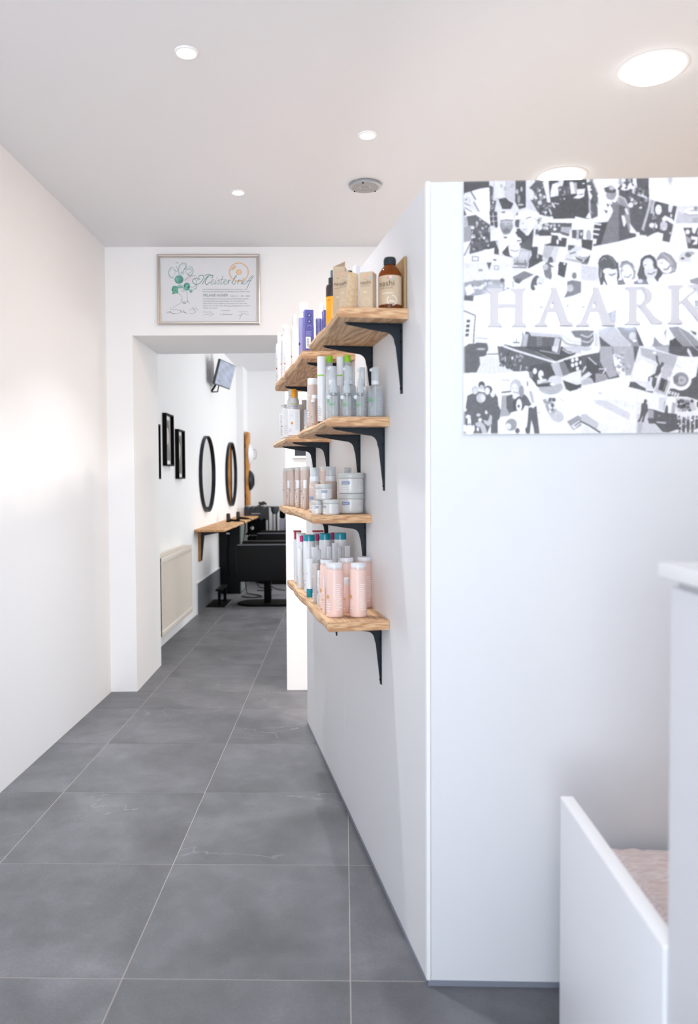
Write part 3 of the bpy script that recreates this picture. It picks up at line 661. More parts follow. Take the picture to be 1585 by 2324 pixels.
def product(kind, s, o, z, H, R, label, idx):
    t = thing({'jar': 'product_jar', 'carton': 'product_carton', 'tube': 'product_tube', 'bottle': 'product_bottle'}[KIND_CAT.get(kind, 'bottle')],
              label, KIND_CAT.get(kind, 'bottle'), tuple(W(s, o, z+.0003)), TH, GROUPS.get(kind))
    LA = 118+((idx*37) % 9-4)      # print faces the corridor, seen towards the left of each body
    P = MB()
    if kind == 'disc' or kind == 'discbig' or kind == 'beige':
        big = kind == 'discbig'; m = PINK if big else BEIGE; hb = H*(.885 if big else .915)
        if kind == 'beige': hb = H*.87
        R2 = R*(.93 if big else .98)
        body('bottle_body', [(R*.9, 0), (R*.985, .002), (R, .008), (R*1.0, hb*.35), (R2, hb-.004), (R2*.96, hb), (R2*.9, hb+.001)], m, t, 36)
        hc = H-hb
        if big:
            body('neck_band', [(R*.865, hb+.001), (R*.865, hb+hc*.42)], PINKC, t, 36)
            body('cap', [(R*.865, hb+hc*.42), (R*.87, H-.002), (R*.84, H), (0, H)], WHITE2, t, 36)
        else: body('cap', [(R*.9, hb+.001), (R*.92, H-.002), (R*.88, H), (0, H)], WHITE2 if kind == 'beige' else BG, t, 32)
        cyltext(P, 'ELL', .010 if big else .008, R2, H*.66, LA, 0, sx=1.1)
        lines(P, R, H*.12, H*.3, 5, LA-24, LA+16, idx); lines(P, R2, H*.56, H*.6, 2, LA-20, LA+6, idx)
        obj('white_print', P, WHP, t)
        D = MB().dot(R, H*.385 if big else H*.42, LA-4, .0058 if big else .0045)
        if big: lines(P, R, H*.15, H*.6, 12, 165, 215, idx); obj('fine_print', (lambda q: (lines(q, R, H*.15, H*.62, 14, 180, 222, idx), q)[1])(MB()), WHP, t)
        if kind != 'beige': obj('round_mark', D, ORNP if big else BLUEP, t)
    elif kind in ('mini', 'mini2', 'pinkmini', 'miniwhite'):
        m = {'mini': BEIGE, 'mini2': GREY, 'pinkmini': PINK, 'miniwhite': WHITE}[kind]; hb = H*(.72 if kind == 'mini' else .80)
        tip = 'thin white tip' in label
        if tip: hb = H*.74
        body('bottle_body', [(R*.9, 0), (R, .003), (R, hb-.004), (R*.8, hb)], m, t)
        rc = .35 if tip else .85
        body('cap', [(R*rc, hb), (R*rc, H-.002), (R*rc*.8, H), (0, H)], WHITE2, t)
        cyltext(P, 'ELL', .006, R, H*.6, LA); lines(P, R, H*.12, H*.28, 4, LA-28, LA+16, idx); obj('white_print', P, WHP if kind != 'miniwhite' else DKP, t)
        obj('round_mark', MB().dot(R, H*.4, LA, .0035), {'pinkmini': ORNP, 'miniwhite': ORNP}.get(kind, BLUEP), t)
    elif kind == 'can':
        cr = .8 if 'tallest' in label or 'domed' in label else .52; hb = H*.70
        body('bottle_body', [(R*.92, 0), (R, .003), (R, hb), (R*.96, hb+H*.04), (R*.8, hb+H*.09), (R*cr, hb+H*.12)], WHITE, t)
        body('cap', [(R*cr, hb+H*.125), (R*cr, H-.004), (R*cr*.9, H), (0, H)], WHITE, t)
        cyltext(P, 'ELL', .008, R, H*.48, LA-4); lines(P, R, H*.06, H*.2, 6, LA-26, LA+22, idx); obj('fine_print', P, LGP, t)
        obj('round_mark', MB().dot(R, H*.3, LA-2, .0042), REDP, t)
        if 'pink cap' in label: obj('pink_print', MB().dot(R*cr, H*.91, 150, .008), PNKP, t)
    elif kind == 'amber':
        R1 = R; hb = H*.68
        body('bottle_body', [(R1*.86, 0), (R1*.97, .002), (R1, .007), (R1, hb-.006), (R1*.93, hb+.004), (R1*.6, hb+.02), (R1*.42, hb+.026), (R1*.42, hb+.032)], AMBER, t, 40)
        body('liquid', [(R1*.82, .003), (R1*.93, .008), (R1*.93, hb*.9), (0, hb*.9)], mat('amber liquid', (120, 66, 24), .2), t, 32)
        body('screw_cap', [(R1*.44, H*.855), (R1*.5, H*.86), (R1*.5, H-.003), (R1*.46, H), (0, H)], BLKP, t, 32)
        ribs = MB()
        for k in range(28): a = 2*PI*k/28; ribs.box(-.0008, .0008, -.0006, .0006, H*.865, H-.005, Matrix.Translation((R1*.502*math.cos(a), R1*.502*math.sin(a), 0)))
        obj('cap_ribs', ribs, BLKP, t); body('neck_ring', [(R1*.47, H*.79), (R1*.5, H*.8), (R1*.5, H*.83), (R1*.47, H*.84)], BLKP, t)
        obj('kraft_label', MB().patch(R1, .012, hb-.008, 95, 268, 24), KRAFT, t)
        cyltext(P, 'nashi', .0225, R1, hb*.70, 147, off=.0012); cyltext(P, 'A R G A N', .0075, R1, hb*.565, 148, off=.0012)
        P.dot(R1, hb*.83, 158, .005, ry=.0008, off=.0013); obj('dark_print', P, mat('brown print', (78, 58, 40), .6), t)
        q = MB(); cyltext(q, 'conditioner', .0052, R1, hb*.43, 156, off=.0012, sx=1.3); cyltext(q, 'filler', .0065, R1, hb*.2, 178, off=.0012, sx=1.4)
        for k in range(18):
            a = 2*PI*k/18
            if k in (5, 6, 12, 13): continue
            q.dot(R1, hb*.22+.013*math.sin(a), 176+math.degrees(.013*math.cos(a)/R1), .0014, off=.0012)
        obj('white_print', q, WHP, t)
        for cc, aa, zz in ((PNKP, 168, .86), (mat('pale turquoise print', (140, 190, 196), .6), 178, .80), (mat('salmon print', (226, 150, 140), .6), 162, .845)):
            obj('flower_mark', MB().dot(R1, hb*zz, aa, .0035, off=.0014), cc, t)
    elif kind in ('kraft', 'kraft2', 'kraftwide'):
        rz = {'kraft': -32, 'kraft2': -20, 'kraftwide': -58}[kind]; t.rotation_euler = (0, 0, TH+math.radians(rz))
        w_, d = {'kraft': (.037, .034), 'kraft2': (.036, .03), 'kraftwide': (.034, .042)}[kind]
        carton(t, w_, d, H, KRAFT, KRAFTW if kind == 'kraftwide' else KRAFT)
        M = face_frame((-d/2-.0007, w_/2, 0), (0, -1, 0)); hh = H
        addtext(P, 'nashi', .0155, M @ Matrix.Translation((.003, hh*.66, 0)), sx=.95); addtext(P, 'A R G A N', .0045, M @ Matrix.Translation((.003, hh*.60, 0)), sx=1.3)
        P.box(.012, .022, hh*.79, hh*.795, 0, .0002, M)
        obj('dark_print', P, mat('brown print', (78, 58, 40), .6), t)
        q = MB().box(.010, .022, hh*.44, hh*.46, 0, .0003, M)
        for k in range(16): a = 2*PI*k/16; q.box(-.001, .001, -.001, .001, 0, .0003, M @ Matrix.Translation((w_*.55+.010*math.cos(a), hh*.17+.010*math.sin(a), 0)))
        obj('pale_print', q, mat('pale sand print', (226, 208, 182), .7), t)
        obj('flower_mark', MB().lathe([(.004, 0), (0, .0003)], 10, M @ Matrix.Translation((w_*.6, hh*.88, 0))), mat('salmon print', (226, 150, 140), .6), t)
        obj('flower_mark', MB().lathe([(.0035, 0), (0, .0003)], 10, M @ Matrix.Translation((w_*.85, hh*.82, 0))), mat('pale turquoise print', (140, 190, 196), .6), t)
        if kind == 'kraft2': obj('open_flap', MB().add([(-d/2, w_/2, H), (-d/2, -w_/2, H), (-d/2+.004, -w_/2, H+.016), (-d/2+.004, w_/2-.03, H+.013)], [(0, 1, 2, 3), (3, 2, 1, 0)]), KRAFT, t)
    elif kind == 'kraftbig':
        t.location = W(.178, .002, z+.0003)
        obj('carton_body', MB().rbox(0, .13, 0, .006, 0, H-.004, .0008, seg=1), KRAFTD, t)
        M = face_frame((.13, .0064, 0), (-1, 0, 0)); addtext(P, 'nashi', .03, M @ Matrix.Translation((.035, H*.45, 0))); P.box(.05, .1, H*.72, H*.735, 0, .0003, M @ Matrix.Rotation(.2, 4, 'Z'))
        obj('dark_print', P, mat('brown print', (78, 58, 40), .6), t)
    elif kind == 'orange':
        H1 = H*.52
        body('bottle_body', [(R*.9, 0), (R, .003), (R, H1)], ORANGE, t)
        body('shoulder', [(R, H1), (R, H*.68), (R*.9, H*.73), (R*.62, H*.755)], DBROWN, t)
        body('collar', [(R*.62, H*.757), (R*.62, H*.86), (R*.5, H*.862)], BLKP, t); body('pump_head', [(R*.32, H*.862), (R*.32, H-.003), (R*.26, H), (0, H)], mat('blue grey plastic', (96, 110, 124), .3), t)
        cyltext(P, 'nashi', .007, R, H1*.88, 130); obj('red_print', P, REDP, t)
    elif kind in ('whitepump', 'darkcap'):
        dk = kind == 'darkcap'
        body('bottle_body', [(R*.9, 0), (R*1.6, .003), (R*1.6, H*.55), (R*.9, H*.62)], AMBER if dk else WHITE, t)
        body('cap', [(R*.9, H*.625), (R, H*.63), (R, H-.003), (R*.9, H), (0, H)], BLKP if dk else WHITE, t)
    elif kind == 'purplecyl':
        body('bottle_body', [(R*.9, 0), (R, .003), (R, H-.004), (R*.92, H), (0, H)], LILAC, t)
        cyltext(P, 'ELL', .008, R, H*.7, LA); lines(P, R, H*.08, H*.22, 5, LA-26, LA+20, idx); obj('pale_print', P, LPURP, t)
        obj('round_mark', MB().dot(R, H*.36, LA, .0055), DPURP, t)
    elif kind == 'purplebox':
        w_, d = R*2*.92, .036; carton(t, w_, d, H, PURP)
        M = face_frame((-d/2-.0004, w_/2, 0), (0, -1, 0)); c = w_*.52
        ic = MB()
        for zz in (.86, .72): ic.lathe([(w_*.22, 0), (0, .0002)], 18, M @ Matrix.Translation((c, H*zz, 0)))
        obj('round_icon', ic, DPURP, t)
        q = MB()
        for zz in (.86, .72): q.lathe([(w_*.11, .0003), (0, .0004)], 7, M @ Matrix.Translation((c, H*zz, 0)))
        for k in range(9):
            a = PI*k/8; q.box(-.0009, .0009, -.0009, .0009, 0, .0003, M @ Matrix.Translation((c+w_*.2*math.cos(a), H*.6+w_*.16*math.sin(a), 0)))
        for k in range(5): q.box(w_*.12, w_*(.8-.06*(k % 3)), H*(.48-.022*k), H*(.488-.022*k), 0, .0002, M)
        obj('pale_print', q, LPURP, t)
        obj('white_label', MB().box(w_*.12, w_*.66, H*.09, H*.36, 0, .0003, M), WHP, t)
        q = MB()
        for k in range(8): q.box(w_*.22, w_*.5, H*(.12+.026*k), H*(.132+.026*k), .0003, .0005, M)
        obj('barcode', q, DKP, t)
    elif kind == 'pumps':
        hb = H*.555
        body('bottle_body', [(R*.9, 0), (R, .003), (R, hb-.008), (R*.9, hb-.002), (R*.7, hb)], CLR, t)
        body('liquid', [(R*.86, .003), (R*.9, .006), (R*.9, hb*.88), (0, hb*.88)], clearmat('clear liquid', (247, 248, 248), .08, .05, (230, 232, 233)) if 'clear liquid' not in MATS else MATS['clear liquid'], t)
        body('collar', [(R*.78, hb+.0005), (R*.82, hb+.002), (R*.82, hb+H*.05), (R*.7, hb+H*.055)], mat('grey ring', (150, 154, 156), .3, .4), t)
        body('overcap', [(R*.78, hb+H*.06), (R*.8, hb+H*.07), (R*.76, H*.8), (R*.6, H*.85), (R*.55, H-.003), (R*.5, H), (0, H)], CLRC, t)
        obj('nozzle', MB().tube([(0, 0, H*.9), (-.0, R*.7, H*.905)], .0022, 8), WHITE2, t); obj('dip_tube', MB().tube([(0, 0, .006), (0, 0, H*.85)], .0018, 6), WHITE2, t)
        obj('green_label', MB().patch(R, hb*.5, hb*.63, 100, 170, 8), GRNP, t)
        lines(P, R, hb*.1, hb*.4, 6, 110, 160, idx); obj('fine_print', P, LGP, t)
        obj('tag_ring', MB().lathe([(.006, -.001), (.006, .001)], 16, Matrix.Translation((0, R*1.15, hb*.93)) @ Matrix.Rotation(PI/2, 4, 'Y')), WHITE2, t)
    elif kind in ('mist', 'clearpump'):
        hb = H*.64
        body('bottle_body', [(R*.9, 0), (R*.98, .002), (R, .006), (R, hb-.008), (R*.93, hb-.002), (R*.6, hb), (R*.5, hb+.002)], CLR, t, 32)
        body('liquid', [(R*.88, .003), (R*.93, .007), (R*.93, hb*.86), (0, hb*.86)], clearmat('clear liquid', (247, 248, 248), .08, .05, (230, 232, 233)) if 'clear liquid' not in MATS else MATS['clear liquid'], t)
        obj('clear_label', MB().patch(R, hb*.06, hb*.8, 85, 250, 18), CLRB, t)
        body('collar', [(R*.52, hb+.002), (R*.55, hb+.004), (R*.55, hb+H*.09), (R*.5, hb+H*.1)], WHITE2, t)
        body('overcap', [(R*.56, hb+H*.1), (R*.54, H-.004), (R*.46, H), (0, H)], CLRC, t)
        obj('spray_head', MB().rbox(-.005, .005, -.004, R*.75, H-.012, H-.004, .0015), WHITE2, t); obj('dip_tube', MB().tube([(0, 0, .006), (0, 0, hb+.005)], .002, 6), WHITE, t)
        obj('green_label', MB().patch(R, hb*.48, hb*.58, 112, 158, 8, off=.0009), GRNP, t)
        q = MB(); cyltext(q, 'ELL', .006, R, hb*.87, 135); 
        for k in range(4): q.patch(R, hb*(.40-.06*k), hb*(.412-.06*k), 112, 138+6*(k % 2), 5, 0, .0009)
        lines(q, R, hb*.1, hb*.6, 10, 190, 240, idx); obj('fine_print', q, LGP, t)
    elif kind in ('whitegreen', 'whiteplain', 'whitecyl'):
        body('bottle_body', [(R*.9, 0), (R, .003), (R, H-.004), (R*.96, H), (0, H)], WHITE, t)
        if kind == 'whitegreen':
            obj('green_band', MB().patch(R, H*.695, H*.715, 60, 200, 16), LIME, t); lines(P, R, H*.03, H*.22, 8, 100, 165, idx)
        else: lines(P, R, H*.06, H*.3, 9, 100, 150, idx)
        obj('fine_print', P, LGP, t)
    elif kind == 'greencap':
        body('bottle_body', [(R*.9, 0), (R, .003), (R, H*.8), (R*.97, H*.84)], WHITE2, t); body('neck', [(R*.86, H*.84), (R*.86, H*.9)], CLRC, t)
        body('cap', [(R*.9, H*.9), (R*.9, H-.002), (R*.85, H), (0, H)], LIME, t)
    elif kind == 'orangecap':
        body('bottle_body', [(R*.9, 0), (R, .003), (R, H*.58), (R*.94, H*.64), (R*.7, H*.78), (R*.62, H*.82)], WHITE2, t)
        body('cap', [(R*.62, H*.823), (R*.66, H*.83), (R*.56, H-.002), (R*.5, H), (0, H)], YEL, t)
        obj('green_band', MB().patch(R*.86, H*.66, H*.70, 90, 230, 14), mat('pale lime print', (190, 204, 130), .5), t)
        obj('lilac_band', MB().patch(R*.93, H*.635, H*.65, 90, 230, 14), LPURP, t)
    elif kind == 'tubecap': crimped(t, H, R, BEIGE, None, 0, tipw=.9); body('cap', [(R*.7, H), (R*.8, H+.001), (R*.8, H+.01), (0, H+.011)], WHITE2, t); obj('green_mark', MB().dot(R*.9, H*.3, LA, .004), GRNP, t)
    elif kind == 'tube': crimped(t, H, R, TUBEG, WHITE2, H*.14)
    elif kind == 'tube2': crimped(t, H, R, WHITE if 'white' in label and 'grey' not in label else WHITE2, WHITE, H*.12); lines(P, R*.97, H*.15, H*.3, 5, LA-20, LA+20, idx); obj('fine_print', P, LGP, t)
    elif kind == 'tealtube': crimped(t, H, R, WHITE, TEAL, H*.22, tipw=1.0); cyltext(P, 'ELL', .006, R, H*.62, LA+8); obj('fine_print', P, DKP, t)
    elif kind == 'teal':
        body('bottle_body', [(R*.92, 0), (R, .003), (R, H*.78), (R*.98, H*.895)], WHITE, t); body('cap', [(R*.96, H*.895), (R*.96, H-.003), (R*.92, H), (0, H)], TEAL, t, 36)
        cyltext(P, 'ELL', .007, R, H*.32, LA-6); lines(P, R, H*.05, H*.2, 6, LA-24, LA+14, idx); obj('fine_print', P, DKP, t)
    elif kind == 'magenta':
        body('bottle_body', [(R*.95, 0), (R*1.1, .003), (R*1.1, H*.8), (R*.9, H*.88)], WHITE2, t); body('cap', [(R*.88, H*.88), (R, H-.002), (R*.9, H), (0, H)], MAG, t)
    elif kind == 'greybeige':
        body('bottle_body', [(R*.86, 0), (R*.95, .003), (R*1.02, H-.003), (R*.95, H), (0, H)], mat('taupe grey plastic', (190, 182, 180), .4), t)
        cyltext(P, 'ELL', .008, R, H*.68, LA); lines(P, R, H*.06, H*.24, 7, LA-24, LA+14, idx); obj('white_print', P, WHP, t)
        obj('blue_mark', MB().dot(R*1.01, H*.37, LA-4, .0045), mat('sky blue print', (150, 180, 230), .5), t)
    elif kind in ('greyspray', 'spraywhite'):
        body('bottle_body', [(R*.92, 0), (R, .003), (R, H*.62), (R*.7, H*.68)], WHITE2 if kind == 'greyspray' else WHITE, t)
        for k in range(4): body('collar_ring', [(R*.75, H*(.685+.025*k)), (R*.8, H*(.69+.025*k)), (R*.8, H*(.7+.025*k)), (R*.75, H*(.705+.025*k))], BG, t)
        body('overcap', [(R*.74, H*.79), (R*.62, H-.003), (R*.55, H), (0, H)], CLRC, t)
        if kind == 'spraywhite':
            obj('nozzle', MB().rbox(-.004, .004, -.004, R*1.6, H-.014, H-.002, .0015), WHITE, t); cyltext(P, 'ELL', .006, R, H*.4, LA); obj('fine_print', P, DKP, t)
    elif kind == 'sprayer':
        hb = H*.68; plain = 'upper large jar' in label
        body('bottle_body', [(R*.9, 0), (R*.97, .002), (R, .006), (R, hb-.006), (R*.9, hb)], BEIGE, t, 32)
        body('collar', [(R*.9, hb+.0005), (R*.92, hb+.002), (R*.88, hb+H*.11), (R*.82, hb+H*.115)], WHITE2, t, 32)
        body('overcap', [(R*.80, hb+H*.117), (R*.76, H-.003), (R*.7, H), (0, H)], CLRC, t, 32); body('spray_head', [(R*.3, hb+H*.117), (R*.3, H*.94), (0, H*.94)], WHITE2, t)
        cyltext(P, 'ELL', .010, R, hb*.83, 135, sx=1.2); lines(P, R, hb*.08, hb*.3, 5, 105, 140, idx); obj('white_print', P, WHP, t)
        obj('blue_mark', MB().patch(R, hb*.42, hb*.52, 96, 158, 8), BLUEP, t)
    elif kind in ('jar', 'jartop'):
        hl = H*.26; big = R > .035
        body('jar_body', [(R*.88, 0), (R*.95, .002), (R*.97, .006), (R*.97, H-hl-.001), (R*.9, H-hl)], GREY, t, 48)
        body('lid', [(R*.99, H-hl), (R, H-hl+.001), (R, H-.002), (R*.97, H), (0, H)], GREYL, t, 48)
        ac = {'large': 143, 'small': 175}['large' if big else 'small']
        if 'left of the lower' in label: ac = 168
        if 'right of the lower' in label: ac = 115
        rr = R*.97; hh = H-hl
        obj('blue_label', MB().patch(rr, hh*.60, hh*.80, ac-20, ac+20, 10, off=.0006), BLUEP, t)
        cyltext(P, 'BODY', hh*.13, rr, hh*.47, ac-2); cyltext(P, 'MASK', hh*.13, rr, hh*.33, ac-2); cyltext(P, 'smooth', hh*.12, rr, hh*.7, ac-2, off=.0012)
        lines(P, rr, hh*.12, hh*.2, 2, ac-16, ac+16, idx)
        for k in range(4): P.patch(rr, hh*(.16+.1*k), hh*(.17+.1*k), 205, 232, 5)
        cyltext(P, 'ELL', hh*.17, rr, hh*.5, ac-58); obj('white_print', P, WHP, t)
    elif kind == 'whitebox':
        w_ = R*2*.95; d = .03 if R > .01 else .02; carton(t, w_, d, H, WHITE)
        M = face_frame((-d/2-.0004, w_/2, 0), (0, -1, 0)); q = MB()
        if w_ > .04:
            obj('orange_dot', MB().lathe([(.0055, 0), (0, .0002)], 18, M @ Matrix.Translation((w_*.32, H*.47, 0))), ORNP, t)
            addtext(q, 'ELL', .007, M @ Matrix.Translation((w_*.2, H*.74, 0)))
            for k in range(22): q.box(w_*.62, w_*(.95-.03*(k % 3)), H*(.94-.034*k), H*(.946-.034*k), 0, .0002, M)
            for k in range(5): q.box(w_*.06, w_*.28, H*(.24-.025*k), H*(.245-.025*k), 0, .0002, M)
        else:
            addtext(q, 'ELL', .005, M @ Matrix.Translation((w_*.1, H*.68, 0)), sx=.8)
            for k in range(8): q.box(w_*.15, w_*.8, H*(.4-.04*k), H*(.406-.04*k), 0, .0002, M)
            if 'black mark' in label: q.lathe([(.003, 0), (0, .0002)], 9, M @ Matrix.Translation((w_*.6, H*.5, 0)))
        obj('fine_print', q, DKP if 'black mark' in label else LGP, t)
    elif kind in ('redbox', 'redbox2'):
        w_ = R*2; d = .03; carton(t, w_, d, H, WHITE)
        q = MB().box(-d/2-.0006, d/2, -w_/2-.0005, w_/2+.0006, H-.004, H+.0006)
        if kind == 'redbox': q.box(-d/2-.0006, -d/2, w_*.22, w_/2, H*.84, H-.004)
        obj('crimson_edge', q, CRIM, t)
    return t
